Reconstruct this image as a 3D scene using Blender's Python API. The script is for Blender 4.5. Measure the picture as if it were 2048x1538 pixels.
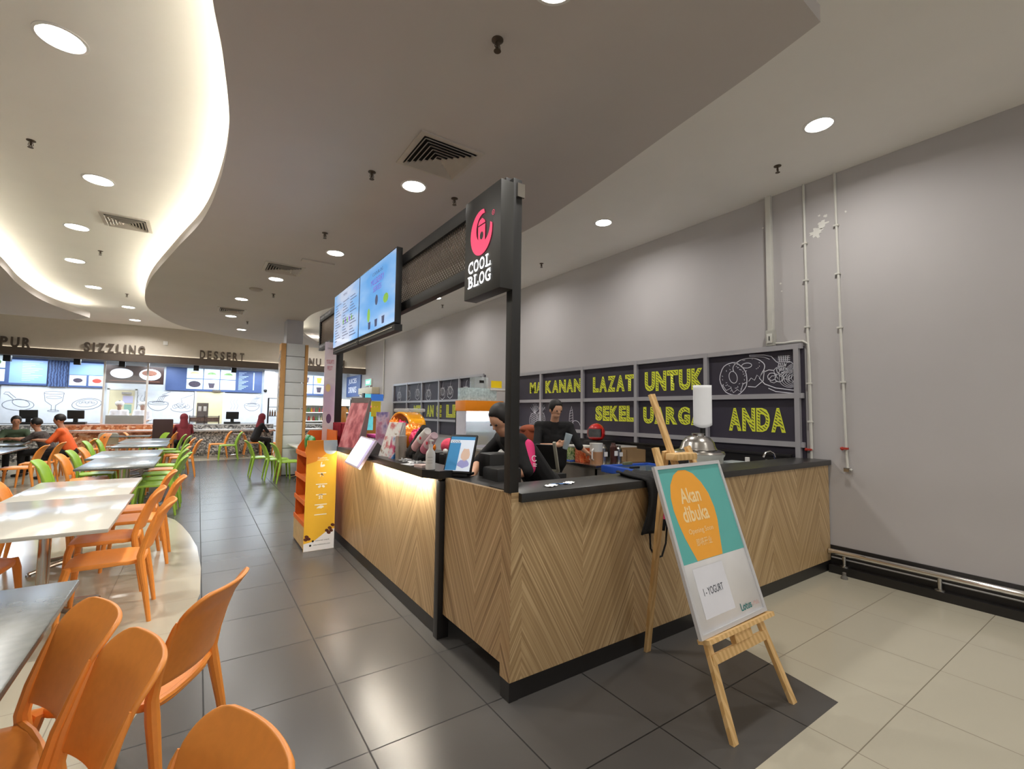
import bpy, bmesh, math, random
from math import sin, cos, pi, radians as RAD, sqrt
from mathutils import Vector as V, Matrix
random.seed(5)
for o in list(bpy.data.objects): bpy.data.objects.remove(o)
SC = bpy.context.scene
COL = SC.collection

# ---------------------------------------------------------------- camera, world, exposure
def setup_camera():
    yaw, pitch, roll = RAD(34.2), RAD(3.43), RAD(-.75)
    f = V((sin(yaw)*cos(pitch), cos(yaw)*cos(pitch), sin(pitch)))
    r = V((cos(yaw), -sin(yaw), 0)); d = f.cross(r)
    r2 = cos(roll)*r + sin(roll)*d
    d2 = -sin(roll)*r + cos(roll)*d
    M = Matrix((( r2.x, -d2.x, -f.x), (r2.y, -d2.y, -f.y), (r2.z, -d2.z, -f.z))).to_4x4()
    M.translation = (0, 0, 1.56)
    cam = bpy.data.cameras.new('camera')
    cam.sensor_fit = 'HORIZONTAL'; cam.sensor_width = 36
    cam.lens = 920/2048*36
    cam.clip_start = .05; cam.clip_end = 200
    o = bpy.data.objects.new('camera', cam); COL.objects.link(o)
    o.matrix_world = M
    SC.camera = o
setup_camera()
w = bpy.data.worlds.new('world'); SC.world = w; w.use_nodes = True
w.node_tree.nodes['Background'].inputs[0].default_value = (.80, .82, .86, 1)
w.node_tree.nodes['Background'].inputs[1].default_value = .75
SC.view_settings.view_transform = 'Standard'; SC.view_settings.look = 'None'
SC.view_settings.exposure = 0.12; SC.view_settings.gamma = 1
SC.view_settings.use_curve_mapping = False

ZC, ZS = 4.10, 3.75           # high ceiling, dropped ceiling
XW = 5.40                     # right wall
def lamp(name, kind, loc, energy, col=(1, .97, .92), size=.2, size_y=None, spread=None, rot=(0, 0, 0), parent=None):
    L = bpy.data.lights.new(name, kind); L.energy = energy; L.color = col
    if kind == 'AREA':
        L.shape = 'RECTANGLE' if size_y else 'DISK'; L.size = size
        if size_y: L.size_y = size_y
        if spread: L.spread = RAD(spread)
    else: L.shadow_soft_size = size
    o = bpy.data.objects.new(name, L); COL.objects.link(o); o.location = loc; o.rotation_euler = rot
    if parent: o.parent = parent
    return o
# daylight-coloured light of the food stalls, under their own ceiling
for i, x in enumerate((-4.6, -2.9, -1.2, .5, 2.0, 3.9)):
    lamp('stall_light', 'AREA', (x, 19.8, 3.05), 62, (.80, .91, 1.0), .9, 1.6)
lamp('rear_hall_light', 'AREA', (1.2, -3.5, 3.6), 60, (1, .93, .84), 5, 3)
lamp('rear_hall_light', 'AREA', (-5.5, 6, 3.9), 70, (1, .94, .85), 3, 8)

# ---------------------------------------------------------------- materials
def lin(c):
    c = c/255
    return c/12.92 if c <= .04045 else ((c+.055)/1.055)**2.4
def rgb(r, g, b): return (lin(r), lin(g), lin(b), 1)
MATS = {}
def mat(name, c, rough=.5, metal=0, emit=0, ecol=None, alpha=1, trans=0, noise=.04, nscale=8, bump=0, coat=0, spec=.5):
    if name in MATS: return MATS[name]
    m = bpy.data.materials.new(name); m.use_nodes = True
    nt = m.node_tree; N = nt.nodes; L = nt.links; b = N['Principled BSDF']
    b.inputs['Roughness'].default_value = rough; b.inputs['Metallic'].default_value = metal
    b.inputs['Specular IOR Level'].default_value = spec
    if coat: b.inputs['Coat Weight'].default_value = coat; b.inputs['Coat Roughness'].default_value = .1
    if noise > 0:
        tc = N.new('ShaderNodeTexCoord'); nz = N.new('ShaderNodeTexNoise'); nz.inputs['Scale'].default_value = nscale
        nz.inputs['Detail'].default_value = 4
        L.new(tc.outputs['Object'], nz.inputs['Vector'])
        mr = N.new('ShaderNodeMapRange'); mr.inputs['To Min'].default_value = 1-noise; mr.inputs['To Max'].default_value = 1+noise
        mr.inputs['From Min'].default_value = .3; mr.inputs['From Max'].default_value = .7
        L.new(nz.outputs['Fac'], mr.inputs['Value'])
        mx = N.new('ShaderNodeVectorMath'); mx.operation = 'SCALE'; mx.inputs[0].default_value = c[:3]
        L.new(mr.outputs[0], mx.inputs['Scale']); L.new(mx.outputs[0], b.inputs['Base Color'])
        if bump:
            bp = N.new('ShaderNodeBump'); bp.inputs['Strength'].default_value = bump; bp.inputs['Distance'].default_value = .01
            L.new(nz.outputs['Fac'], bp.inputs['Height']); L.new(bp.outputs[0], b.inputs['Normal'])
    else: b.inputs['Base Color'].default_value = c
    if emit:
        b.inputs['Emission Color'].default_value = ecol or c; b.inputs['Emission Strength'].default_value = emit
    if alpha < 1: b.inputs['Alpha'].default_value = alpha
    if trans: b.inputs['Transmission Weight'].default_value = trans
    MATS[name] = m
    return m
def nodes(name):
    m = bpy.data.materials.new(name); m.use_nodes = True; MATS[name] = m
    return m, m.node_tree.nodes, m.node_tree.links, m.node_tree.nodes['Principled BSDF']
def mth(N, L, op, a, b=None, c=None):
    n = N.new('ShaderNodeMath'); n.operation = op
    for i, v in enumerate((a, b, c)):
        if v is None: continue
        if isinstance(v, (int, float)): n.inputs[i].default_value = v
        else: L.new(v, n.inputs[i])
    return n.outputs[0]
def ramp(N, L, src, stops):
    n = N.new('ShaderNodeValToRGB'); L.new(src, n.inputs[0]); e = n.color_ramp.elements
    while len(e) < len(stops): e.new(.5)
    for k, (p, c) in enumerate(stops): e[k].position = p; e[k].color = c
    return n.outputs[0]
def chevron(name, axis, start, half, light=1.0):
    """straight-grained veneer laid in chevrons: u along the counter, v up"""
    m, N, L, b = nodes(name)
    tc = N.new('ShaderNodeTexCoord'); sx = N.new('ShaderNodeSeparateXYZ'); L.new(tc.outputs['Object'], sx.inputs[0])
    u = mth(N, L, 'SUBTRACT', sx.outputs[axis], start); v = sx.outputs['Z']
    pp = mth(N, L, 'PINGPONG', u, half)
    t = mth(N, L, 'ADD', v, mth(N, L, 'MULTIPLY', pp, 1.75))
    along = mth(N, L, 'MULTIPLY', mth(N, L, 'SUBTRACT', v, mth(N, L, 'MULTIPLY', pp, .6)), .35)
    band = mth(N, L, 'FLOOR', mth(N, L, 'DIVIDE', u, half))
    cx = N.new('ShaderNodeCombineXYZ'); L.new(mth(N, L, 'MULTIPLY', t, 30), cx.inputs[0]); L.new(along, cx.inputs[1]); L.new(mth(N, L, 'MULTIPLY', band, 3.7), cx.inputs[2])
    nz = N.new('ShaderNodeTexNoise'); nz.inputs['Scale'].default_value = 1; nz.inputs['Detail'].default_value = 5; nz.inputs['Roughness'].default_value = .65
    L.new(cx.outputs[0], nz.inputs['Vector'])
    cx2 = N.new('ShaderNodeCombineXYZ'); L.new(mth(N, L, 'MULTIPLY', t, 75), cx2.inputs[0]); L.new(along, cx2.inputs[1]); L.new(mth(N, L, 'MULTIPLY', band, 1.7), cx2.inputs[2])
    n2 = N.new('ShaderNodeTexNoise'); n2.inputs['Scale'].default_value = 1; n2.inputs['Detail'].default_value = 3
    L.new(cx2.outputs[0], n2.inputs['Vector'])
    f = mth(N, L, 'ADD', mth(N, L, 'MULTIPLY', nz.outputs['Fac'], .62), mth(N, L, 'MULTIPLY', n2.outputs['Fac'], .38))
    c = ramp(N, L, f, [(.33, rgb(128, 98, 64)), (.46, rgb(172, 142, 100)), (.56, rgb(196, 167, 124)), (.68, rgb(226, 200, 156))])
    L.new(c, b.inputs['Base Color']); b.inputs['Roughness'].default_value = .42
    bp = N.new('ShaderNodeBump'); bp.inputs['Strength'].default_value = .25; bp.inputs['Distance'].default_value = .003
    L.new(f, bp.inputs['Height']); L.new(bp.outputs[0], b.inputs['Normal'])
    return m
def tiles(name, c, grout, rough, bumpy, x0=.09, y0=.932, p=.628, q=.622, var=.05, gw=.005, mott=.06, spec=.5):
    m, N, L, b = nodes(name)
    tc = N.new('ShaderNodeTexCoord'); sx = N.new('ShaderNodeSeparateXYZ'); L.new(tc.outputs['Object'], sx.inputs[0])
    ux = mth(N, L, 'DIVIDE', mth(N, L, 'SUBTRACT', sx.outputs[0], x0), p); uy = mth(N, L, 'DIVIDE', mth(N, L, 'SUBTRACT', sx.outputs[1], y0), q)
    ex = mth(N, L, 'PINGPONG', ux, .5); ey = mth(N, L, 'PINGPONG', uy, .5)
    g = mth(N, L, 'LESS_THAN', mth(N, L, 'MINIMUM', ex, ey), gw)
    cb = N.new('ShaderNodeCombineXYZ'); L.new(mth(N, L, 'FLOOR', ux), cb.inputs[0]); L.new(mth(N, L, 'FLOOR', uy), cb.inputs[1])
    wn = N.new('ShaderNodeTexWhiteNoise'); L.new(cb.outputs[0], wn.inputs[0])
    nz = N.new('ShaderNodeTexNoise'); nz.inputs['Scale'].default_value = 3.0; nz.inputs['Detail'].default_value = 6; L.new(tc.outputs['Object'], nz.inputs['Vector'])
    k = mth(N, L, 'ADD', mth(N, L, 'MULTIPLY', wn.outputs[0], var), mth(N, L, 'MULTIPLY', nz.outputs['Fac'], mott))
    k = mth(N, L, 'ADD', k, 1-var/2-mott/2)
    sc = N.new('ShaderNodeVectorMath'); sc.operation = 'SCALE'; sc.inputs[0].default_value = c[:3]; L.new(k, sc.inputs['Scale'])
    mx = N.new('ShaderNodeMix'); mx.data_type = 'RGBA'; L.new(g, mx.inputs['Factor']); L.new(sc.outputs[0], mx.inputs[6]); mx.inputs[7].default_value = grout
    L.new(mx.outputs[2], b.inputs['Base Color'])
    b.inputs['Specular IOR Level'].default_value = spec; r = mth(N, L, 'ADD', mth(N, L, 'MULTIPLY', nz.outputs['Fac'], .01), rough-.005); L.new(mth(N, L, 'ADD', r, mth(N, L, 'MULTIPLY', g, .3)), b.inputs['Roughness'])
    bp = N.new('ShaderNodeBump'); bp.inputs['Strength'].default_value = bumpy; bp.inputs['Distance'].default_value = .002
    L.new(mth(N, L, 'MULTIPLY', g, -1), bp.inputs['Height']); L.new(bp.outputs[0], b.inputs['Normal'])
    return m
def stripes(name, c1, c2, dirv, freq, duty=.5, rough=.6, emit=0):
    m, N, L, b = nodes(name)
    tc = N.new('ShaderNodeTexCoord'); d = N.new('ShaderNodeVectorMath'); d.operation = 'DOT_PRODUCT'; d.inputs[1].default_value = dirv
    L.new(tc.outputs['Object'], d.inputs[0])
    nz = N.new('ShaderNodeTexNoise'); nz.inputs['Scale'].default_value = 9; L.new(tc.outputs['Object'], nz.inputs['Vector'])
    t = mth(N, L, 'ADD', mth(N, L, 'MULTIPLY', d.outputs['Value'], freq), mth(N, L, 'MULTIPLY', nz.outputs['Fac'], 1.2))
    f = mth(N, L, 'LESS_THAN', mth(N, L, 'FRACT', t), duty)
    mx = N.new('ShaderNodeMix'); mx.data_type = 'RGBA'; L.new(f, mx.inputs['Factor']); mx.inputs[6].default_value = c1; mx.inputs[7].default_value = c2
    L.new(mx.outputs[2], b.inputs['Base Color']); b.inputs['Roughness'].default_value = rough
    if emit: L.new(mx.outputs[2], b.inputs['Emission Color']); b.inputs['Emission Strength'].default_value = emit
    return m
def speckle(name, stops, scale, rough=.4):
    m, N, L, b = nodes(name)
    tc = N.new('ShaderNodeTexCoord'); vo = N.new('ShaderNodeTexVoronoi'); vo.inputs['Scale'].default_value = scale; L.new(tc.outputs['Object'], vo.inputs['Vector'])
    s = N.new('ShaderNodeSeparateXYZ'); L.new(vo.outputs['Color'], s.inputs[0])
    L.new(ramp(N, L, s.outputs[0], stops), b.inputs['Base Color']); b.inputs['Roughness'].default_value = rough
    return m
def splash(name, stops, scale, emit=0, rough=.4, stretch=(1, 1, 1)):
    """soft patches of several printed colours"""
    m, N, L, b = nodes(name)
    tc = N.new('ShaderNodeTexCoord'); mp = N.new('ShaderNodeMapping'); mp.inputs['Scale'].default_value = stretch; L.new(tc.outputs['Object'], mp.inputs[0])
    nz = N.new('ShaderNodeTexNoise'); nz.inputs['Scale'].default_value = scale; nz.inputs['Detail'].default_value = 3; L.new(mp.outputs[0], nz.inputs['Vector'])
    c = ramp(N, L, nz.outputs['Fac'], stops); L.new(c, b.inputs['Base Color']); b.inputs['Roughness'].default_value = rough
    if emit: L.new(c, b.inputs['Emission Color']); b.inputs['Emission Strength'].default_value = emit
    return m

WALL = mat('wall_paint', rgb(182, 178, 178), .75, noise=.02, nscale=2)
CEIL = mat('ceiling_paint', rgb(243, 240, 234), .85, noise=.015, nscale=2)
SOFF = mat('soffit_paint', rgb(206, 199, 195), .9, noise=.02, nscale=1.5)
FARW = mat('stall_fascia_paint', rgb(206, 197, 184), .8, noise=.02)
BEAM = mat('brown_beam', rgb(84, 72, 62), .6)
DARKT = tiles('dark_porcelain_tile', rgb(80, 78, 76), rgb(28, 27, 26), .27, .4, gw=.006, spec=.32, var=.08, mott=.04)
LITET = tiles('cream_porcelain_tile', rgb(184, 178, 160), rgb(128, 120, 102), .16, .25, gw=.004, var=.03, mott=.05)
BLK = mat('black_laminate', rgb(34, 32, 31), .38, noise=.05)
BLKM = mat('black_metal', rgb(30, 29, 28), .5, .1, noise=.03)
SLATE = mat('dark_counter_top', rgb(40, 39, 38), .32, noise=.10, nscale=30)
WOODX = chevron('chevron_veneer_right', 'X', 1.52, .455, 1.0)
WOODY = chevron('chevron_veneer_front', 'Y', 2.50, .44, 1.0)
ORANGE = mat('orange_plastic', rgb(242, 152, 66), .38, noise=.03, nscale=40, bump=.02)
GREEN = mat('green_plastic', rgb(150, 188, 66), .38, noise=.03, nscale=40, bump=.02)
WTOP = mat('white_table_laminate', rgb(212, 209, 199), .12, noise=.02)
GTOP = mat('grey_table_laminate', rgb(98, 103, 101), .22, noise=.16, nscale=24)
STEEL = mat('brushed_steel', rgb(190, 186, 180), .25, 1, noise=.05)
CHROME = mat('chrome', rgb(225, 222, 218), .10, 1, noise=0)
PINE = stripes('pine_wood', rgb(226, 188, 130), rgb(210, 168, 108), (9, 4, 1.2), 3.0, .5, .55)
WHITE = mat('white_plastic', rgb(232, 230, 226), .4, noise=.02)
PAPER = mat('white_paper', rgb(246, 245, 246), .7, noise=.02)
CREAM = mat('cream_paint', rgb(228, 214, 172), .5)
SKIN = mat('skin', rgb(216, 164, 132), .5, noise=.05, nscale=12)
SKIN2 = mat('skin_brown', rgb(176, 124, 96), .5, noise=.05, nscale=12)
BCLOTH = mat('black_cloth', rgb(20, 19, 20), .9, noise=.2, nscale=30, bump=.1)
HAIR = mat('dark_hair', rgb(24, 20, 18), .6, noise=.3, nscale=60)
PINK = mat('pink_cloth', rgb(214, 40, 110), .7, noise=.08)
MAROON = mat('maroon_cloth', rgb(122, 40, 50), .85, noise=.1)
NAVY = mat('mural_board', rgb(50, 45, 58), .55, noise=.08, nscale=3)
GRAYFR = mat('grey_aluminium', rgb(170, 168, 172), .4, .3, noise=.02)
YEL = mat('yellow_lettering', rgb(222, 228, 58), .6, noise=.02)
YHATCH = stripes('yellow_hatched_lettering', rgb(222, 226, 56), rgb(72, 72, 46), (0, -.75, 1.0), 27, .40)
CHALK = mat('chalk_line', rgb(214, 214, 222), .7, noise=0)
GREYL = mat('grey_sketch_line', rgb(120, 122, 134), .7, noise=0)
GLASS = mat('clear_plastic', rgb(225, 232, 232), .08, alpha=.32, noise=0)
LAMPM = mat('lamp_glow', (1, 1, 1, 1), .5, emit=14, ecol=(1, .97, .90, 1), noise=0)
PIPE = mat('white_conduit', rgb(206, 204, 196), .45, noise=.03)

# ---------------------------------------------------------------- mesh builder
class MB:
    def __init__(s): s.bm = bmesh.new(); s.mats = []; s.cur = 0
    def m(s, mt):
        if mt not in s.mats: s.mats.append(mt)
        s.cur = s.mats.index(mt); return s
    def face(s, vs):
        try: f = s.bm.faces.new(vs); f.material_index = s.cur; f.smooth = True; return f
        except ValueError: return None
    def poly(s, pts): return s.face([s.bm.verts.new(p) for p in pts])
    def box(s, x0, x1, y0, y1, z0, z1, bev=0, rot=None, piv=None):
        vs = [s.bm.verts.new((x, y, z)) for x in (x0, x1) for y in (y0, y1) for z in (z0, z1)]
        fs = [s.face([vs[i] for i in q]) for q in ((0, 1, 3, 2), (4, 6, 7, 5), (0, 4, 5, 1), (2, 3, 7, 6), (0, 2, 6, 4), (1, 5, 7, 3))]
        if bev > 0:
            es = {e for f in fs for e in f.edges}
            r = bmesh.ops.bevel(s.bm, geom=list(es), offset=bev, segments=2, profile=.6, affect='EDGES')
            for f in r['faces']: f.material_index = s.cur; f.smooth = True
            vs = list({v for f in r['faces'] for v in f.verts} | {v for v in vs if v.is_valid})
        if rot is not None:
            c = V(piv) if piv else V(((x0+x1)/2, (y0+y1)/2, (z0+z1)/2))
            for v in vs: v.co = c + rot @ (v.co-c)
        return vs
    def ring(s, c, a, b, r, n, ra=None):
        return [s.bm.verts.new(V(c)+(a*cos(2*pi*i/n)*r+b*sin(2*pi*i/n)*(ra or r))) for i in range(n)]
    def tube(s, pts, rs, n=10, cap=True, flat=None):
        pts = [V(p) for p in pts]
        if isinstance(rs, (int, float)): rs = [rs]*len(pts)
        prev = None; a = None
        for i, p in enumerate(pts):
            d = (pts[min(i+1, len(pts)-1)]-pts[max(i-1, 0)])
            d = d.normalized() if d.length > 1e-9 else V((0, 0, 1))
            if a is None: a = d.orthogonal().normalized()
            a = (a-d*a.dot(d)); a = a.normalized() if a.length > 1e-6 else d.orthogonal().normalized()
            b = d.cross(a)
            rg = s.ring(p, a, b, max(rs[i], 1e-4), n, rs[i]*flat if flat else None)
            if prev:
                for k in range(n): s.face([prev[k], prev[(k+1) % n], rg[(k+1) % n], rg[k]])
            elif cap: s.face(rg[::-1])
            prev = rg
        if cap: s.face(prev)
    def cyl(s, c, r, h, n=24, r2=None):
        s.tube([c, (c[0], c[1], c[2]+h)], [r, r if r2 is None else r2], n)
    def lathe(s, c, prof, n=28, axis=None):
        """prof: (radius, height) pairs"""
        R = axis if axis is not None else Matrix.Identity(3)
        prev = None
        for (r, z) in prof:
            rg = [s.bm.verts.new(V(c)+R @ V((max(r, 1e-4)*cos(2*pi*i/n), max(r, 1e-4)*sin(2*pi*i/n), z))) for i in range(n)]
            if prev:
                for k in range(n): s.face([prev[k], prev[(k+1) % n], rg[(k+1) % n], rg[k]])
            else: s.face(rg[::-1])
            prev = rg
        s.face(prev)
    def ball(s, c, r, sx=1, sy=1, sz=1, n=20, m_=12, rot=None):
        R = rot or Matrix.Identity(3)
        rings = []
        for j in range(m_+1):
            t = pi*j/m_; rr = max(sin(t), 1e-3)*r
            rings.append([s.bm.verts.new(V(c)+R @ V((rr*cos(2*pi*i/n)*sx, rr*sin(2*pi*i/n)*sy, -cos(t)*r*sz))) for i in range(n)])
        s.face(rings[0][::-1]); s.face(rings[-1])
        for a, b in zip(rings, rings[1:]):
            for k in range(n): s.face([a[k], a[(k+1) % n], b[(k+1) % n], b[k]])
    def cap(s, a, ra, b, rb, n=12):
        """tapered capsule for bodies, closed shells that get fused"""
        s.ball(a, ra, n=n, m_=8); s.ball(b, rb, n=n, m_=8); s.tube([a, b], [ra, rb], n)
    def prism(s, pts, h):
        """polygon pts (3d) pushed along vector h"""
        h = V(h); a = [s.bm.verts.new(p) for p in pts]; b = [s.bm.verts.new(V(p)+h) for p in pts]
        s.face(a[::-1]); s.face(b)
        for i in range(len(a)): s.face([a[i], a[(i+1) % len(a)], b[(i+1) % len(a)], b[i]])
    def grid(s, fn, nu, nv):
        g = [[s.bm.verts.new(fn(-1+2*i/nu, -1+2*j/nv)) for j in range(nv+1)] for i in range(nu+1)]
        for i in range(nu):
            for j in range(nv): s.face([g[i][j], g[i+1][j], g[i+1][j+1], g[i][j+1]])
    def out(s, name, parent=None, sharp=35, fixn=True):
        if fixn: bmesh.ops.recalc_face_normals(s.bm, faces=s.bm.faces)
        me = bpy.data.meshes.new(name); s.bm.to_mesh(me); s.bm.free()
        for mt in s.mats: me.materials.append(mt)
        if sharp: me.set_sharp_from_angle(angle=RAD(sharp))
        o = bpy.data.objects.new(name, me); COL.objects.link(o)
        if parent: o.parent = parent
        return o
def part(name, mt, parent=None):
    b = MB(); b.m(mt); b._n = name; b._p = parent; return b
def fin(b, **k): return b.out(b._n, b._p, **k)
def tag(o, label, cat, group=None):
    o['label'] = label; o['category'] = cat
    if group: o['group'] = group
    return o
def thing(name, label, cat, loc=(0, 0, 0), rz=0, group=None):
    o = bpy.data.objects.new(name, None); COL.objects.link(o); o.location = loc; o.rotation_euler = (0, 0, rz)
    o.empty_display_size = .1
    return tag(o, label, cat, group)
def struct(o): o['kind'] = 'structure'; return o
def dup(root, loc, rz, label, group=None):
    r = root.copy(); COL.objects.link(r); r.location = loc; r.rotation_euler = (0, 0, rz)
    r['label'] = label
    if group: r['group'] = group
    for ch in list(root.children):
        c = ch.copy(); COL.objects.link(c); c.parent = r
        for g in ch.children:
            d = g.copy(); COL.objects.link(d); d.parent = c
    return r
# frames for things drawn or written on a surface: (origin, right, up)
class Fr:
    def __init__(s, o, r, u): s.o = V(o); s.r = V(r).normalized(); s.u = V(u).normalized(); s.n = s.r.cross(s.u)
    def __call__(s, x, y, d=0): return s.o+s.r*x+s.u*y+s.n*d
def text(mb, fr, body, x, y, w, h, d=.002, ext=.001, bold=0, sp=1.0, mt=None, align='L', fit=True):
    """lettering as real mesh faces; w/h = size of the whole word"""
    if mt: mb.m(mt)
    cu = bpy.data.curves.new('t', 'FONT'); cu.body = body; cu.size = 1; cu.offset = bold; cu.space_character = sp; cu.resolution_u = 3
    cu.fill_mode = 'FRONT'
    ob = bpy.data.objects.new('t', cu); COL.objects.link(ob)
    bpy.context.view_layer.update()
    dg = bpy.context.evaluated_depsgraph_get(); ev = ob.evaluated_get(dg); me = ev.to_mesh()
    xs = [v.co.x for v in me.vertices]; ys = [v.co.y for v in me.vertices]
    if xs:
        x0, x1, y0, y1 = min(xs), max(xs), min(ys), max(ys)
        ky = h/(y1-y0); kx = w/(x1-x0) if fit and w else ky
        vs = [mb.bm.verts.new(fr(x+(v.co.x-x0)*kx, y+(v.co.y-y0)*ky, d)) for v in me.vertices]
        for p in me.polygons: mb.face([vs[i] for i in p.vertices])
    ev.to_mesh_clear(); bpy.data.objects.remove(ob); bpy.data.curves.remove(cu)
def stroke(mb, fr, pts, wd, d=.002, closed=False):
    P = list(pts)
    if closed: P = P+[P[0]]
    prev = None
    for i, (x, y) in enumerate(P):
        a = P[max(i-1, 0)]; b = P[min(i+1, len(P)-1)]
        tx, ty = b[0]-a[0], b[1]-a[1]; l = sqrt(tx*tx+ty*ty) or 1
        nx, ny = -ty/l*wd/2, tx/l*wd/2
        cur = (mb.bm.verts.new(fr(x+nx, y+ny, d)), mb.bm.verts.new(fr(x-nx, y-ny, d)))
        if prev: mb.face([prev[0], prev[1], cur[1], cur[0]])
        prev = cur
def ell(cx, cy, rx, ry, a0=0, a1=360, n=28, rot=0, wob=0):
    out = []
    for i in range(n+1):
        t = RAD(a0+(a1-a0)*i/n); k = 1+(wob*sin(7*t) if wob else 0)
        x, y = rx*cos(t)*k, ry*sin(t)*k
        out.append((cx+x*cos(rot)-y*sin(rot), cy+x*sin(rot)+y*cos(rot)))
    return out
def flat(mb, fr, pts, d=.0015, mt=None):
    if mt: mb.m(mt)
    mb.poly([fr(x, y, d) for x, y in pts])
def rect(mb, fr, x, y, w, h, d=.0015, mt=None): flat(mb, fr, [(x, y), (x+w, y), (x+w, y+h), (x, y+h)], d, mt)

# ---------------------------------------------------------------- setting
b = part('floor', DARKT)
b.poly([(-14, -8, 0), (XW+.05, -8, 0), (XW+.05, 26, 0), (-14, 26, 0)])
b.m(LITET)
b.poly([(2.96, 1.144, .0015), (.4, 1.144, .0015), (.4, -8, .0015), (XW, -8, .0015), (XW, 2.12, .0015), (3.16, 2.12, .0015)])
edge = [(-.60, 1.5), (-.36, 2.4), (-.16, 3.2), (-.02, 3.95), (.08, 4.74), (.09, 5.48), (.056, 6.34), (-.02, 7.0), (-.112, 7.585), (-.2, 8.0), (-.336, 8.37), (-.62, 8.75), (-1.1, 9.1), (-1.7, 9.5), (-2.2, 10.4), (-2.3, 12), (-2.2, 14), (-1.6, 15.6), (-.4, 16.4), (1.2, 16.6), (5.3, 16.6), (5.3, 19.4), (-14, 19.4), (-14, 1.5)]
b.poly([(x, y, .0015) for x, y in edge])
struct(fin(b, sharp=0, fixn=False))
# high ceiling
b = part('ceiling', CEIL); b.box(-14, XW+.1, -8, 18.35, ZC, ZC+.1); struct(fin(b))
def slab(name, outline, z0, z1, mt):
    b = part(name, mt); b.prism([(x, y, z0) for x, y in outline], (0, 0, z1-z0)); o = fin(b); struct(o); return o
def smooth(pts, n=6):
    P = [V((*p, 0)) for p in pts]; out = []
    for i in range(len(P)-1):
        p0 = P[max(i-1, 0)]; p1 = P[i]; p2 = P[i+1]; p3 = P[min(i+2, len(P)-1)]
        for k in range(n):
            t = k/n
            q = .5*((2*p1)+(p2-p0)*t+(2*p0-5*p1+4*p2-p3)*t*t+(3*p1-p0-3*p2+p3)*t**3)
            out.append((q.x, q.y))
    out.append((P[-1].x, P[-1].y)); return out
leftc = smooth([(-.12, 1.9), (-.09, 2.35), (-.035, 2.86), (.033, 3.33), (.10, 4.13), (.074, 5.15), (-.059, 6.38), (-.368, 7.85), (-.789, 9.98), (-1.003, 11.92), (-.95, 13.39), (-.45, 15.2), (.6, 16.3), (2.4, 17.2), (3.6, 17.4)])
rightc = smooth([(2.767, 1.063), (2.845, 1.50), (2.93, 2.15), (3.11, 3.47), (3.17, 4.6), (2.983, 6.98), (2.609, 9.02), (2.14, 10.79), (2.07, 12.1), (2.3, 14.2), (3.6, 17.4)])
out = leftc+rightc[::-1][1:]
slab('ceiling', out+[(-.12, .95)], ZS, ZS+.10, SOFF)
farc = smooth([(-3.6, 3.0), (-2.9, 5.2), (-2.62, 7.8), (-2.66, 10.2), (-2.8, 12.0), (-2.74, 13.6), (-2.32, 15.2)])
slab('ceiling', farc+[(-2.8, 15.9), (-14, 16.2), (-14, 3.0)], ZS, ZS+.10, SOFF)
# cove: upstand lip and lit strip laid behind the edge of the dropped ceiling
def cove(line, side, emit, w0=.20, lip=True):
    P = [V((*p, 0)) for p in line]; L_ = []
    for i, p in enumerate(P):
        d = (P[min(i+1, len(P)-1)]-P[max(i-1, 0)]).normalized(); L_.append(V((d.y, -d.x, 0))*side)
    if lip:
        b = part('trim_1', SOFF)
        for i in range(len(P)-1):
            a0, a1 = P[i]+L_[i]*.005, P[i+1]+L_[i+1]*.005; c0, c1 = P[i]+L_[i]*.03, P[i+1]+L_[i+1]*.03
            b.prism([(a0.x, a0.y, ZS+.09), (a1.x, a1.y, ZS+.09), (c1.x, c1.y, ZS+.09), (c0.x, c0.y, ZS+.09)], (0, 0, .055))
        struct(fin(b))
    em = mat('cove_strip_%g' % emit, (1, 1, 1, 1), .5, emit=emit, ecol=(1, .95, .78, 1), noise=0)
    b = part('cove_light_strip', em)
    for i in range(len(P)-1):
        a0, a1 = P[i]+L_[i]*w0, P[i+1]+L_[i+1]*w0; c0, c1 = P[i]+L_[i]*(w0+.05), P[i+1]+L_[i+1]*(w0+.05)
        b.prism([(a0.x, a0.y, ZS+.102), (a1.x, a1.y, ZS+.102), (c1.x, c1.y, ZS+.102), (c0.x, c0.y, ZS+.102)], (0, 0, .02))
    return fin(b)
tag(cove(leftc[2:-8], 1, 32), 'long warm light strip hidden behind the wavy edge of the dropped ceiling over the aisle', 'light strip')
tag(cove(farc, -1, 32), 'warm light strip behind the curved ceiling edge at the far left', 'light strip')
tag(cove(rightc[-14:-4], -1, 9, lip=False), 'short faint light strip behind the ceiling edge by the grey column', 'light strip')
# walls
b = part('wall_right', WALL); b.box(XW, XW+.15, -8, 26, 0, ZC); struct(fin(b))
b = part('wall_far', FARW); b.box(-14, XW, 18.30, 18.45, 3.19, ZC); struct(fin(b))
b = part('trim_2', BEAM); b.box(-14, XW, 18.22, 18.50, 2.965, 3.19); struct(fin(b))
b = part('trim_5', mat('fascia_strip', (1, 1, 1, 1), .5, emit=5, ecol=(1, .92, .76, 1), noise=0)); b.box(-14, XW, 18.282, 18.298, 3.19, 3.1935); struct(fin(b))
b = part('wall_back', mat('stall_wall', rgb(222, 226, 232), .5)); b.box(-14, XW+2, 21.0, 21.1, 0, 3.3)
b.m(WHITE); b.box(-14, XW+2, 18.5, 21.1, 3.15, 3.25); struct(fin(b))
b = part('wall_left', FARW); b.box(-14.1, -14, -8, 21, 0, ZC); struct(fin(b))
b = part('baseboard_right', BLK); b.box(XW-.012, XW, -8, 7.6, .03, .255); b.box(5.30, XW, -8, 2.1, 0, .075); struct(fin(b))
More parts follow.
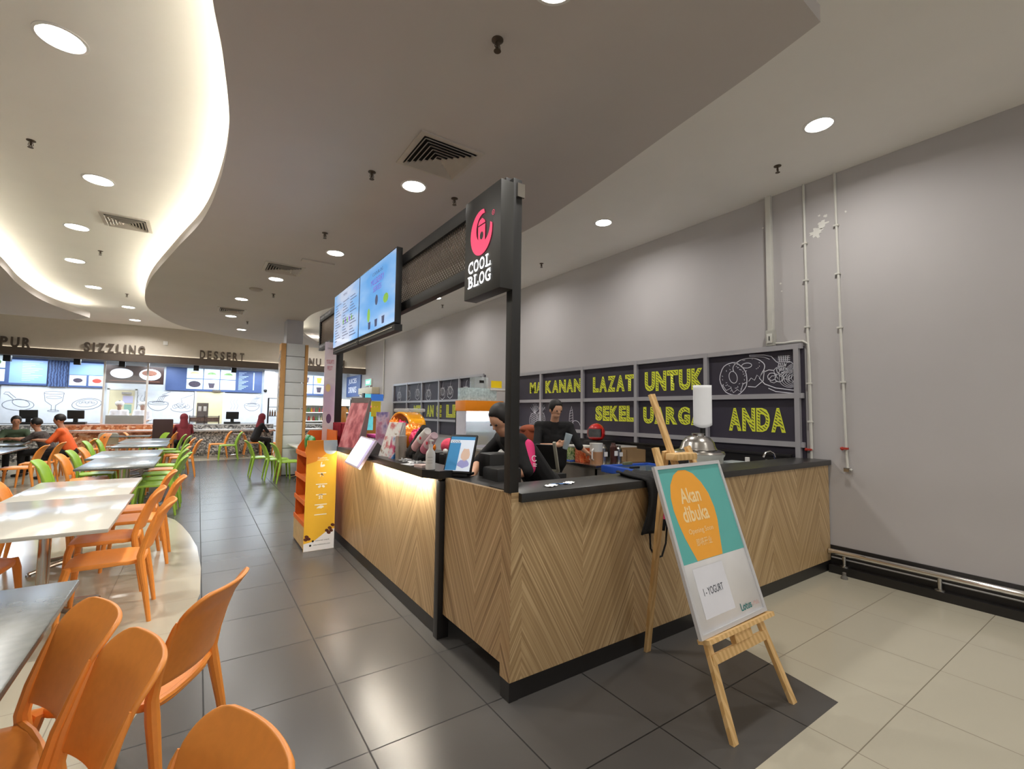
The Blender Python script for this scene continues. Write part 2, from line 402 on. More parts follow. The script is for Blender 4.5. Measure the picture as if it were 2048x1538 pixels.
# peeled paint patches on the right wall
b = part('trim_3', mat('bare_plaster', rgb(226, 224, 218), .8))
f = Fr((XW-.001, 0, 0), (0, -1, 0), (0, 0, 1))
def blotch(cx, cy, r, seed):
    random.seed(seed); P = []
    for i in range(22):
        t = 2*pi*i/22; k = r*(.55+.75*random.random()); P.append((cx+k*cos(t), cy+k*sin(t)*.8))
    b.face([b.bm.verts.new(f(x, y, .001)) for x, y in P])
def W(y, z): return y*1.0189, 1.56+(z-1.56)*1.0189
for (yy, zz, r, sd) in ((2.13, 3.49, .065, 1), (2.07, 3.56, .05, 2), (2.04, 3.64, .02, 3), (2.10, 3.66, .012, 5), (1.86, 3.62, .012, 4), (2.50, 3.03, .014, 7), (2.49, 2.94, .01, 9), (2.68, 3.72, .012, 8)):
    blotch(-yy*1.0189, W(0, zz)[1], r, sd)
random.seed(5)
struct(fin(b, sharp=0, fixn=False))

# ---------------------------------------------------------------- ceiling fittings
def downlight(x, y, z, r, e, label, grp, spread=150):
    t = thing('ceiling_downlight', label, 'ceiling light', (x, y, z), 0, grp)
    b = part('trim_ring', WHITE, t); b.lathe((0, 0, 0), [(r+.018, 0), (r+.018, -.006), (r, -.008), (r-.004, -.002), (r-.004, .0)], 32); fin(b)
    b = part('lens', LAMPM, t); b.lathe((0, 0, -.0045), [(r-.006, 0), (r-.006, -.003), (.002, -.004)], 32); fin(b)
    lamp('bulb', 'AREA', (0, 0, -.02), e, (1, .97, .92), r*1.7, spread=spread, parent=t)
    return t
GL = 'round downlights in the high ceiling on the left'
lf = 2.54/2.5
for (x, y, lb) in ((-.886, 4.217, 'largest round downlight at top left, nearest of the high left ceiling'), (-1.025, 6.673, 'second round downlight from the top in the high left ceiling'),
                   (-1.515, 8.628, 'round downlight left of the square vent in the high left ceiling'), (-1.865, 10.655, 'round downlight beyond the vent, fourth from the near end of the left ceiling'),
                   (-1.93, 12.8, 'round downlight fifth from the near end of the left ceiling'), (-1.561, 14.828, 'second farthest round downlight of the high left ceiling'), (-1.621, 16.936, 'farthest round downlight of the high left ceiling, above the SIZZLING sign')):
    downlight(x*lf, y*lf, ZC, .13, 38, lb, GL)
GS = 'round downlights in the dropped ceiling over the aisle'
for (x, y, lb) in ((1.642, 4.164, 'round downlight beside the nearest large square vent, left of the black sign box'), (1.489, 6.628, 'round downlight above and left of the menu screens'),
                   (.985, 8.577, 'round downlight just beyond the second vent of the dropped ceiling'), (.615, 10.584, 'round downlight between the second and third vents of the dropped ceiling'),
                   (.541, 12.705, 'round downlight just beyond the third vent of the dropped ceiling'), (.89, 14.705, 'farthest small downlight of the dropped ceiling, left of the column'), (1.409, 1.73, 'downlight cut off at the top edge, nearest in the dropped ceiling')):
    downlight(x, y, ZS, .11, 24, lb, GS)
GR = 'round downlights in the ceiling strip along the right wall'
for (x, y, lb) in ((4.287, 4.221, 'round downlight to the right of the black sign box, over the kiosk'), (4.297, 1.684, 'large bright downlight at upper right near the wall'), (4.25, 6.75, 'downlight over the kiosk hidden behind the sign post'),
                   (4.234, 9.25, 'downlight hidden behind the mesh canopy, near the right wall'), (4.239, 11.8, 'downlight behind the menu screens, near the right wall'), (4.1, 14.6, 'downlight far along the right wall'), (3.382, 16.887, 'thin sliver of a downlight seen left of the kiosk far post'),
                   (4.29, -.9, 'downlight behind the viewer along the right wall'), (1.2, -1.6, 'downlight behind the viewer over the aisle')):
    downlight(x*lf, y*lf, ZC, .105, 22, lb, GR, 165)
def vent(x, y, z, s, label, n=6):
    t = thing('air_vent', label, 'air vent', (x, y, z), 0, 'square ceiling air vents')
    b = part('frame', mat('vent_white', rgb(200, 192, 182), .5), t); h = s/2
    for a in range(4):
        R = Matrix.Rotation(a*pi/2, 3, 'Z'); i_ = h-.045
        b.prism([R @ V(p) for p in ((-h, h, -.012), (h, h, -.012), (i_, i_, -.012), (-i_, i_, -.012))], (0, 0, .012))
    fin(b)
    b = part('backing', mat('vent_dark', rgb(26, 22, 20), .9), t); b.box(-h+.04, h-.04, -h+.04, h-.04, -.001, .0); fin(b)
    for k in range(n):
        r0 = h-.05-k*(h-.06)/n; b = part('louvre', MATS['vent_white'], t)
        for a in range(4):
            R = Matrix.Rotation(a*pi/2, 3, 'Z')
            q = [R @ V(p) for p in ((-r0, r0, -.030), (r0, r0, -.030), (r0-.024, r0-.024, -.006), (-r0+.024, r0-.024, -.006))]
            b.prism(q, (0, 0, .003))
        fin(b)
vent(1.627, 3.557, ZS, .57, 'large square air vent above the black sign box')
vent(1.00, 7.87, ZS, .55, 'square air vent near the middle of the dropped ceiling, second nearest')
vent(.52, 11.95, ZS, .55, 'farthest square air vent in the dropped ceiling')
vent(-.93, 8.13, ZC, .53, 'square air vent in the high ceiling on the left beside the glowing cove')
def sprinkler(x, y, z, label):
    t = thing('fire_sprinkler', label, 'fire sprinkler', (x, y, z), 0, 'fire sprinkler heads')
    b = part('escutcheon', mat('sprinkler_brass', rgb(96, 84, 72), .4, .6), t); b.lathe((0, 0, 0), [(.035, 0), (.035, -.004), (.015, -.012)], 16); fin(b)
    b = part('nozzle', MATS['sprinkler_brass'], t); b.cyl((0, 0, -.05), .009, .04, 8)
    b.tube([(-.012, 0, -.02), (-.018, 0, -.045), (0, 0, -.065)], .003, 6); b.tube([(.012, 0, -.02), (.018, 0, -.045), (0, 0, -.065)], .003, 6)
    b.lathe((0, 0, -.07), [(.022, 0), (.022, .003)], 12); fin(b)
for (x, y, z, lb) in ((1.362, 2.203, ZS, 'largest sprinkler head, alone at top centre of the dropped ceiling'), (1.224, 4.141, ZS, 'small sprinkler to the left of the nearest large vent'), (2.086, 4.168, ZS, 'small sprinkler just left of the black sign box'),
                      (1.202, 5.946, ZS, 'sprinkler left of the downlight above the menu screens'), (1.087, 9.738, ZS, 'sprinkler beyond the second vent by the round smoke detector'), (.924, 13.248, ZS, 'farthest sprinkler in the dropped ceiling, right of third vent'),
                      (-1.419*lf, 6.044*lf, ZC, 'sprinkler at the left edge of the high ceiling'), (-1.415*lf, 9.745*lf, ZC, 'sprinkler under the square vent of the left ceiling'), (-1.422*lf, 13.131*lf, ZC, 'faint far sprinkler of the left ceiling'),
                      (4.696*lf, 2.22*lf, ZC, 'sprinkler above the wall trunking at upper right'), (4.659*lf, 6.021*lf, ZC, 'sprinkler just right of the sign post over the kiosk'), (4.651*lf, 9.804*lf, ZC, 'sprinkler seen below the mesh canopy')):
    sprinkler(x, y, z, lb)
t = thing('smoke_detector', 'flat round detector on the dropped ceiling beside a sprinkler', 'smoke detector', (.774, 9.526, ZS))
b = part('body', mat('detector_white', rgb(170, 158, 148), .5), t); b.lathe((0, 0, 0), [(.11, 0), (.11, -.015), (.08, -.035), (.03, -.045)], 24); fin(b)
tag(fin((lambda q: (q.box(1.15, 1.60, 7.14, 7.26, ZS-.02, ZS, .004), q)[1])(part('linear_diffuser', MATS['vent_white']))), 'slim rectangular diffuser in the dropped ceiling right of the second vent', 'air vent')

# ---------------------------------------------------------------- kiosk counter
k = thing('kiosk_counter', 'L-shaped kiosk counter with chevron wood panels and dark top, in front of the right wall', 'counter')
CX0, CY0 = 1.445, 2.114
b = part('side_panel', WOODX, k); b.box(CX0, XW-.015, CY0, CY0+.03, .105, 1.062); fin(b)
b = part('corner_block', WOODY, k); b.box(CX0-.002, CX0+.05, CY0+.001, CY0+.095, .105, 1.115); fin(b)
b = part('kick_board', BLK, k); b.box(CX0+.004, XW-.02, CY0+.006, CY0+.03, 0, .105); b.box(CX0, CX0+.06, CY0+.003, CY0+.09, 0, .105)
b.box(1.437, 1.50, 3.0, 7.1, 0, .105); fin(b)
b = part('side_worktop', SLATE, k); b.box(1.492, XW-.012, 2.085, 2.43, 1.062, 1.112, .004); fin(b)
b = part('front_panel', WOODY, k); b.box(1.43, 1.46, 3.02, 7.1, .105, 1.085); fin(b)
b = part('frame_post', BLK, k); b.box(1.415, 1.50, 2.955, 3.02, 0, 1.07, .003); fin(b)
b = part('front_ledge', SLATE, k)
b.prism([(1.33, 3.08, 1.087), (1.40, 2.95, 1.087), (1.60, 2.95, 1.087), (1.60, 7.12, 1.087), (1.33, 7.12, 1.087)], (0, 0, .056)); fin(b, sharp=20)
b = part('inner_shelf', BLK, k); b.box(1.50, 2.02, 2.44, 7.1, .88, .92); b.box(1.50, 1.53, 3.02, 7.1, .1, 1.08); b.box(1.96, 2.0, 3.0, 7.1, 0, .88); fin(b)
b = part('inner_lining', BLK, k); b.box(1.6, XW-.02, 2.40, 2.42, .0, 1.06); fin(b)
b = part('light_strip', mat('ledge_strip', (1, 1, 1, 1), .5, emit=40, ecol=(1, .93, .80, 1), noise=0), k); b.box(1.375, 1.40, 3.12, 4.45, 1.078, 1.087); b.box(1.375, 1.40, 5.05, 5.9, 1.078, 1.087); fin(b)
lamp('ledge_glow', 'AREA', (1.392, 3.78, 1.075), 15.0, (1, .93, .80), 1.3, .05, rot=(0, 0, pi/2))
# low swing door between corner and bar
dr = thing('counter_gate', 'low chevron wood swing gate set between the kiosk corner and the lit bar', 'gate', (1.452, 2.215, 0), 0)
b = part('gate_panel', WOODY, dr)
zb = lambda y: .165
b.prism([(0, 0, .165), (0, .735, .165), (0, .735, 1.094), (0, 0, 1.108)], (.03, 0, 0)); o = fin(b)
o.data.transform(Matrix.Translation((0, 0, 0)))
b = part('gate_top', BLK, dr); b.box(.03, .26, .0, .735, 1.06, 1.095); fin(b)

# canopy frame
cp = thing('canopy_frame', 'black steel canopy frame with mesh panel standing on the kiosk counter', 'frame')
b = part('corner_post', BLKM, cp); b.box(1.432, 1.492, 2.116, 2.176, 1.112, 2.90, .003); fin(b)
b = part('far_post', BLKM, cp); b.box(1.42, 1.50, 6.05, 6.17, 1.143, 2.93, .003); fin(b)
b = part('top_rail', BLKM, cp); b.box(1.42, 1.48, 2.176, 7.15, 2.835, 2.925, .003); b.box(1.42, 1.48, 7.10, 7.16, 2.5, 2.84); fin(b)
b = part('bottom_rail', BLKM, cp); b.box(1.42, 1.48, 2.176, 7.15, 2.42, 2.50, .003); fin(b)
b = part('wire_mesh', mat('mesh_wire', rgb(140, 126, 112), .5, .2, noise=0), cp)
y0, y1, z0, z1 = 2.18, 7.1, 2.50, 2.835; H = z1-z0; n = 0
st = .036
y = y0-H
while y < y1:
    for s_ in (1, -1):
        a, c = (y, z0), (y+H, z1)
        if s_ < 0: a, c = (y, z1), (y+H, z0)
        ya, za, yc, zc = a[0], a[1], c[0], c[1]
        if ya < y0: za += (y0-ya)*(zc-za)/(yc-ya); ya = y0
        if yc > y1: zc -= (yc-y1)*(zc-za)/(yc-ya); yc = y1
        if yc-ya > .02: b.tube([(1.445+.004*s_, ya, za), (1.445+.004*s_, yc, zc)], .0030, 4)
    y += st
fin(b, sharp=0)
f = Fr((1.418, 0, 0), (0, -1, 0), (0, 0, 1))
b = part('lettering', CHALK, cp); text(b, f, 'NO', -2.585, 2.865, .045, .03, .002)
for (yy, zz) in ((-7.08, 2.865), (-7.08, 2.45)): text(b, f, 'FRESH YOGURT', yy, zz, .62, .03, .002)
fin(b, sharp=0, fixn=False)

# sign box
sg = thing('sign_box', 'tall black light box on the kiosk corner post with a pink C-shaped cup emblem', 'sign')
b = part('casing', mat('sign_black', rgb(44, 43, 40), .45, noise=.03), sg); b.box(1.345, 1.432, 2.112, 2.525, 2.248, 2.868, .003); fin(b)
b = part('bracket', STEEL, sg); b.box(1.45, 1.50, 2.10, 2.115, 2.79, 2.87); fin(b)
f = Fr((1.3445, 2.525, 2.248), (0, -1, 0), (0, 0, 1))
PKE = mat('sign_pink', rgb(232, 62, 106), .4, emit=.75, ecol=rgb(240, 62, 110), noise=0)
WHE = mat('sign_white', rgb(240, 240, 240), .4, emit=1.6, ecol=(1, 1, 1, 1), noise=0)
b = part('emblem', PKE, sg)
cx, cy = .205, .375
def arc_band(mb, fr, cx, cy, r1, r2, a0, a1, d, n=40, off=(0, 0)):
    prev = None
    for i in range(n+1):
        t = RAD(a0+(a1-a0)*i/n)
        c = (mb.bm.verts.new(fr(cx+r1*cos(t)*.92, cy+r1*sin(t), d)), mb.bm.verts.new(fr(cx+off[0]+r2*cos(t)*.92, cy+off[1]+r2*sin(t), d)))
        if prev: mb.face([prev[0], prev[1], c[1], c[0]])
        prev = c
arc_band(b, f, cx, cy, .137, .086, 76, 368, .004, off=(.022, .022))
flat(b, f, [(cx-.034, cy+.040), (cx+.048, cy+.040), (cx+.046, cy-.095), (cx-.030, cy-.095)], .0045)
flat(b, f, [(cx-.034, cy+.048), (cx+.048, cy+.048), (cx+.040, cy+.064), (cx+.012, cy+.084), (cx-.018, cy+.076), (cx-.030, cy+.064)], .0045)
stroke(b, f, ell(cx+.135, cy+.075, .013, .014, n=14), .003, .004)
text(b, f, 'R', cx+.130, cy+.069, .010, .012, .004)
b.m(MATS['sign_black']); flat(b, f, ell(cx+.008, cy-.022, .020, .024, n=20)[:-1], .0052)
fin(b, sharp=0, fixn=False)
b = part('lettering', WHE, sg)
def slab_word(s_, y, h=.074, u=.068, x=.056):
    for i, c in enumerate(s_):
        X = x+i*u; wl = u-.010
        if c in 'CO' or c == 'G': text(b, f, c, X, y, wl, h, .004, bold=.018)
        if c in 'CG': rect(b, f, X+wl-.008, y+h-.026, .008, .026, .0045)
        if c == 'G': rect(b, f, X+wl-.022, y+.028, .026, .009, .0045)
        if c == 'L': rect(b, f, X+.010, y, .013, h, .0045); rect(b, f, X, y+h-.009, .034, .009, .0045); rect(b, f, X, y, wl, .010, .0045); rect(b, f, X+wl-.009, y, .009, .026, .0045)
        if c == 'B':
            text(b, f, c, X+.006, y, wl-.006, h, .004, bold=.018); rect(b, f, X-.003, y+h-.009, .02, .009, .0045); rect(b, f, X-.003, y, .02, .009, .0045)
slab_word('COOL', .150); fin(b, sharp=0, fixn=False); b = part('lettering', WHE, sg); slab_word('BLOG', .062)
fin(b, sharp=0, fixn=False)

# menu screens
def screen(y0, y1, label, k_):
    t = thing('menu_screen', label, 'screen', (0, 0, 0), 0, 'wall-mounted menu screens on the canopy')
    b = part('casing', BLKM, t); b.box(1.332, 1.385, y0+.003, y1-.003, 2.298, 2.952, .004); b.box(1.385, 1.419, y0+.1, y1-.15, 2.25, 2.5); fin(b)
    sky = splash('screen_sky_%d' % k_, [(.38, rgb(96, 160, 224)), (.5, rgb(128, 178, 232)), (.62, rgb(186, 200, 226))], .8, emit=.62, rough=.12, stretch=(1, 1, 3.2))
    b = part('display', sky, t); f = Fr((1.3315, y1-.012, 2.31), (0, -1, 0), (0, 0, 1)); Wd = y1-y0-.024
    rect(b, f, 0, 0, Wd, .63, .001)
    VIO = mat('screen_violet', rgb(120, 80, 190), .4, emit=.4, noise=0); DK = mat('screen_ink', rgb(50, 70, 120), .4, emit=.25, noise=0)
    LG = mat('screen_green', rgb(130, 190, 60), .4, emit=.4, noise=0)
    if k_ == 1:
        text(b, f, 'COOLBLOG', .42, .53, .30, .03, .002, mt=DK)
        text(b, f, 'MULBERRY', .38, .44, .38, .06, .002, mt=VIO); text(b, f, 'SERIES', .45, .37, .24, .05, .002, mt=VIO)
        flat(b, f, ell(.56, .28, .04, .05, n=14)[:-1], .002, DK); flat(b, f, ell(.82, .25, .07, .045, n=9)[:-1], .002, LG); flat(b, f, ell(.33, .17, .045, .07, n=9)[:-1], .002, LG)
        for q in (.36, .56, .76): flat(b, f, [(q-.03, .03), (q+.03, .03), (q+.04, .10), (q-.04, .10)], .002, DK)
    else:
        text(b, f, 'MENU', .42, .56, .16, .028, .002, mt=DK)
        b.m(DK)
        for r in range(14):
            for c_ in (.08, .42, .72): rect(b, f, c_, .06+r*.033, .10+.05*((r*7+int(c_*10)) % 4), .008, .002)
        for q in range(5): flat(b, f, ell(.45+q*.085, .26, .022, .03, n=10)[:-1], .002, VIO if q % 2 else LG)
    fin(b, sharp=0, fixn=False)
    b = part('light_bar', STEEL, t); b.box(1.325, 1.332, y0+.05, y1-.05, 2.262, 2.270); b.m(BLKM); b.box(1.332, 1.40, y0+.01, y1-.01, 2.235, 2.290); fin(b)
screen(3.72, 4.80, 'right-hand menu screen with violet lettering and green fruit on sky blue', 1)
screen(4.80, 5.88, 'left-hand menu screen with small price lines, farther along the canopy', 0)

# ---------------------------------------------------------------- wall murals
def mural(label, ys, yR, yL, zt, zm, zlo, zb, words, draw):
    t = thing('wall_mural', label, 'mural')
    b = part('board', NAVY, t); b.box(XW-.03, XW-.001, yR, yL, zb, zt); fin(b)
    b = part('grid_frame', GRAYFR, t)
    for y in ys: b.box(XW-.075, XW-.03, y-.026, y+.026, zb, zt+.02)
    for z in (zt, zm, zlo): b.box(XW-.07, XW-.031, yR, yL, z-.028, z+.028)
    fin(b)
    f = Fr((XW-.031, 0, 0), (0, -1, 0), (0, 0, 1))
    for (s, ya, yb, za, zb_) in words:
        b = part('lettering', YEL, t)
        ws = [{'M': 1.25, 'L': .78, 'E': .82, 'S': .88, 'D': 1.0}.get(c, 1.0) for c in s]; u_ = (ya-yb)/sum(ws); xx = -ya; hh = zb_-za
        for c, w_ in zip(s, ws):
            cw = w_*u_-.012; ins = .016
            text(b, f, c, xx, za, cw, hh, .002, bold=.06, mt=YEL); text(b, f, c, xx+ins, za+ins, cw-2*ins, hh-2*ins, .0035, bold=.012, mt=YHATCH); xx += w_*u_
        fin(b, sharp=0, fixn=False)
    draw(t, f)
def q(y, z): return (-y*1.0189, 1.56+(z-1.56)*1.0189)
def draw_near(par, f0):
    b = part('doughnut_drawing', CHALK, par)
    f = lambda x, y, d=0: f0(min(x, -2.375), y, d)
    # doughnuts
    cx, cy = q(3.02, 2.02); 
    stroke(b, f, ell(cx-.03, cy-.03, .17, .20, wob=.015, rot=.25), .010); stroke(b, f, ell(cx-.03, cy-.01, .05, .075, rot=.3, n=18), .008)
    stroke(b, f, [(cx-.17, cy-.10), (cx-.12, cy-.17), (cx-.06, cy-.14), (cx-.03, cy-.20), (cx+.02, cy-.16), (cx+.06, cy-.19), (cx+.09, cy-.10), (cx+.13, cy-.08)], .008)
    stroke(b, f, ell(cx+.16, cy+.09, .19, .115, -35, 200, wob=.01), .010); stroke(b, f, ell(cx+.14, cy+.12, .06, .03), .008)
    stroke(b, f, [(cx+.345, cy+.05), (cx+.33, cy-.07), (cx+.24, cy-.14), (cx+.15, cy-.13)], .009)
    stroke(b, f, [(cx+.33, cy+.03), (cx+.29, cy-.03), (cx+.26, cy+.0), (cx+.23, cy-.06), (cx+.19, cy-.03), (cx+.16, cy-.07)], .007)
    random.seed(3)
    for i in range(26):
        a = random.random()*6.28; r = .09+.06*random.random(); x, y = cx-.03+r*cos(a), cy-.02+r*1.15*sin(a); t = random.random()*3
        stroke(b, f, [(x, y), (x+.018*cos(t), y+.018*sin(t))], .006)
    for i in range(14):
        a = random.random()*6.28; x, y = cx+.16+.14*cos(a), cy+.12+.07*sin(a); t = random.random()*3
        stroke(b, f, [(x, y), (x+.014*cos(t), y+.014*sin(t))], .006)
    # plate of noodles with fork
    fin(b, sharp=0, fixn=False); b = part('noodle_drawing', CHALK, par)
    px, py = -2.43, 1.87
    stroke(b, f, [(px-.33, py+.18), (px-.36, py+.12), (px-.30, py+.05), (px-.18, py), (px, py-.03), (px+.09, py-.03)], .010)
    stroke(b, f, [(px-.26, py), (px-.18, py-.04), (px, py-.065), (px+.09, py-.065)], .009)
    stroke(b, f, [(px-.33, py+.18), (px-.25, py+.21), (px-.2, py+.2)], .009)
    for i in range(9): stroke(b, f, ell(px-.20+.055*i*.9, py+.10+.03*((i*3) % 4), .045, .04, 20*i, 20*i+320, 14, wob=.08), .006)
    for i in range(7): stroke(b, f, ell(px-.02+.012*i, py+.10, .12-.014*i, .10-.012*i, 10, 300, 18), .005)
    for i in range(6): stroke(b, f, ell(px+.03, py+.17, .10-.015*i, .09-.013*i, 20, 190, 14), .005)
    for (x, y) in ((px-.22, py+.13), (px-.12, py+.20), (px-.14, py+.11), (px-.03, py+.24)): stroke(b, f, ell(x, y, .045, .042, wob=.05, n=18), .008)
    stroke(b, f, [(px-.47, py+.40), (px-.30, py+.385), (px-.22, py+.36), (px-.17, py+.30), (px-.13, py+.27)], .008)
    stroke(b, f, [(px-.47, py+.385), (px-.30, py+.36), (px-.24, py+.33)], .007); stroke(b, f, [(px-.47, py+.40), (px-.47, py+.385)], .01)
    for i in range(5): stroke(b, f, [(px-.14+.025*i, py+.36), (px-.13+.02*i, py+.30), (px-.15+.02*i, py+.24), (px-.13+.012*i, py+.19)], .008)
    for i in range(4): stroke(b, f, [(px-.15, py+.355-.018*i), (px-.02, py+.35-.02*i)], .006)
    # pineapples and vegetables in the lower left bay
    fin(b, sharp=0, fixn=False); b = part('pineapple_drawing', CHALK, par)
    ax, ay = q(7.0, 1.42)
    stroke(b, f, ell(ax, ay-.02, .14, .15), .009); stroke(b, f, ell(ax+.22, ay+.0, .13, .16, wob=.01), .009)
    for i in range(-3, 4):
        stroke(b, f, [(ax-.11, ay+.035*i-.05), (ax+.12, ay+.035*i+.03)], .005); stroke(b, f, [(ax-.11, ay+.035*i+.03), (ax+.12, ay+.035*i-.05)], .005)
        stroke(b, f, [(ax+.12, ay+.035*i-.05), (ax+.33, ay+.035*i+.03)], .005); stroke(b, f, [(ax+.12, ay+.035*i+.03), (ax+.33, ay+.035*i-.05)], .005)
    for i in range(7): a = RAD(35+18*i); stroke(b, f, [(ax+.03, ay+.12), (ax+.03+.18*cos(a), ay+.12+.20*sin(a)), (ax+.05+.15*cos(a), ay+.13+.12*sin(a))], .008); stroke(b, f, [(ax+.24, ay+.14), (ax+.24+.13*cos(a), ay+.14+.19*sin(a)), (ax+.26+.1*cos(a), ay+.14+.1*sin(a))], .008)
    fin(b, sharp=0, fixn=False); b = part('vegetable_drawing', CHALK, par)
    bx, by = q(5.95, 1.35)
    stroke(b, f, [(bx-.05, by-.05), (bx-.03, by+.2), (bx+.02, by+.33), (bx+.05, by+.2), (bx+.06, by)], .009); stroke(b, f, ell(bx+.12, by-.02, .12, .10, 10, 250), .009)
    for i in range(6): stroke(b, f, [(bx-.03, by+.02+.045*i), (bx+.05, by+.04+.045*i)], .005)
    fin(b, sharp=0, fixn=False)
near_y = [2.30*1.0189+.03, 3.388*1.0189, 4.509*1.0189, 5.639*1.0189, 6.757*1.0189, 7.92]
mural('dark mural by the kiosk reading MAKANAN LAZAT UNTUK SEKELUARGA ANDA, with doughnuts and noodles', near_y, 2.315, 7.95, 2.315, 1.777, 1.25, .95,
      [('MA', 7.27, 6.90, 1.93, 2.14), ('KANAN', 6.78, 5.79, 1.92, 2.15), ('LAZAT', 5.52, 4.64, 1.90, 2.15), ('UNTUK', 4.45, 3.49, 1.885, 2.165),
       ('SEKEL', 5.46, 4.65, 1.44, 1.68), ('UARGA', 4.48, 3.5, 1.42, 1.66), ('ANDA', 3.17, 2.50, 1.37, 1.645)], draw_near)
def draw_far(par, f):
    for i, y in enumerate((14.4, 13.6, 12.9, 12.1, 11.2, 10.75, 9.9, 9.3)):
        b = part('food_drawing', CHALK, par); cx = -y; cy = 2.06+.02*(i % 3)
        stroke(b, f, ell(cx, cy-.05, .17, .15, wob=.05), .014); stroke(b, f, ell(cx+.02, cy+.0, .10, .09, wob=.12), .011)
        for j in range(5): stroke(b, f, [(cx-.12+.05*j, cy-.12), (cx-.10+.05*j, cy+.02), (cx-.13+.06*j, cy+.12)], .009)
        stroke(b, f, [(cx, cy+.1), (cx+.03, cy+.22), (cx+.07, cy+.26)], .012); fin(b, sharp=0, fixn=False)
fy = [v*1.0189 for v in (14.587, 13.4, 12.28, 11.15, 10.0, 8.883)]
mural('farther dark mural reading MEDAN SELERA under a row of food sketches', fy, 9.02, 14.9, 2.40, 1.835, 1.315, .95,
      [('MED', 13.15, 12.55, 1.40, 1.72), ('AN', 12.20, 11.72, 1.40, 1.72), ('SE', 11.55, 11.22, 1.40, 1.72), ('LERA', 10.95, 9.3, 1.40, 1.73)], draw_far)
b = part('splashback', BLK); b.box(XW-.09, XW-.078, 2.43, 7.6, .86, 1.135); b.box(XW-.12, XW-.076, 2.43, 7.6, 1.118, 1.14); tag(fin(b), 'low black splashback with thin shelf below the near mural', 'splashback')

# conduits on the right wall
def conduit(name, label, pts, r, cat='pipe', mt=PIPE, clips=(), part_=None):
    t = thing(name, label, cat); b = part('pipe', mt, t); b.tube([(XW-r-.004, W(y, z)[0], W(y, z)[1]) for y, z in pts], r, 10); fin(b)
    for (y, z) in clips:
        c = W(y, z); b = part('clip', mt, t); b.box(XW-2*r-.008, XW, c[0]-r-.012, c[0]+r+.012, c[1]-.009, c[1]+.009, .002); fin(b)
    return t
t = conduit('water_pipe', 'white conduit down the wall beside the mural edge, ending with a red valve', [(2.237, 4.05), (2.232, 2.4), (2.225, 1.15), (2.22, .95)], .013, clips=[(2.236, 3.4), (2.236, 3.0), (2.235, 2.5), (2.228, 1.9), (2.226, 1.5)])
RED = mat('red_valve', rgb(170, 50, 36), .4)
b = part('valve', RED, t); yy, zz = W(2.245, 1.21); b.box(XW-.05, XW-.01, yy-.035, yy+.03, zz-.008, zz+.012, .003); b.ball((XW-.035, yy+.02, zz), .018); fin(b)
t = conduit('water_pipe', 'rightmost thin conduit on the bare wall with a red valve near its lower end', [(1.944, 4.06), (1.93, 2.4), (1.911, 1.25), (1.905, 1.06), (1.87, 1.035)], .012, clips=[(1.942, 3.5), (1.94, 3.0), (1.935, 2.45), (1.922, 1.9)])
b = part('valve', RED, t); yy, zz = W(1.92, 1.243); b.box(XW-.05, XW-.01, yy-.03, yy+.035, zz-.008, zz+.012, .003); b.ball((XW-.035, yy+.02, zz), .018); b.m(STEEL); yy, zz = W(1.9, 1.04); b.box(XW-.05, XW, yy-.02, yy+.03, zz-.02, zz+.02, .004); fin(b)
t = thing('cable_trunking', 'square white cable trunking running down from the ceiling to a switch box', 'trunking')
b = part('duct', PIPE, t); y, z = W(2.598, 2.5); b.box(XW-.055, XW, y-.028, y+.03, z, ZC, .003); fin(b)
b = part('switch_box', mat('switch_grey', rgb(170, 168, 160), .45), t); b.box(XW-.07, XW, y-.045, y+.045, z-.17, z+.01, .006); b.m(PIPE); b.box(XW-.078, XW-.07, y-.03, y+.03, z-.14, z-.03, .003); b.m(BLKM); b.box(XW-.082, XW-.077, y-.005, y+.005, z-.11, z-.06); fin(b)
b = part('cable', PIPE, t); b.tube([(XW-.02, y-.02, z-.14), (XW-.02, 2.52, 2.37), (XW-.02, 2.40, 2.375), (XW-.02, 2.32, 2.37), (XW-.02, 2.27, 2.33), (XW-.02, 2.262, 2.1), (XW-.02, 2.26, 1.2)], .012, 8); fin(b)
conduit('water_pipe', 'thin white conduit on the far wall beyond the menu screens, above a small box', [(15.75, 4.05), (15.7, 2.0)], .02, clips=[(15.7, 2.1)])

# foot rail
t = thing('guard_rail', 'low stainless steel pipe rail running along the foot of the right wall', 'rail')
b = part('rail_tube', CHROME, t); b.tube([(5.33, 2.105, .205), (5.33, -4, .205)], .028, 16); fin(b)
for i, y in enumerate((1.98, 1.27, .4, -1, -2.4)):
    b = part('rail_foot', STEEL, t); b.cyl((5.345, y, .075), .017, .13, 14); b.lathe((5.345, y, .075), [(.04, 0), (.04, .008), (.022, .016)], 20); fin(b)
b = part('skirting_line', mat('white_line', rgb(190, 188, 186), .35, .3), t); b.tube([(5.387, 2.105, .135), (5.387, -4, .135)], .008, 8); fin(b)  # thin pale line set along the face of the black skirting
b = part('rubber_foot', mat('grey_rubber', rgb(110, 106, 100), .7)); b.lathe((5.20, 1.93, 0), [(.030, 0), (.028, .02), (.016, .035), (.016, .06), (.008, .064)], 16); tag(fin(b), 'small grey rubber door stop on the floor at the end of the rail', 'door stop')

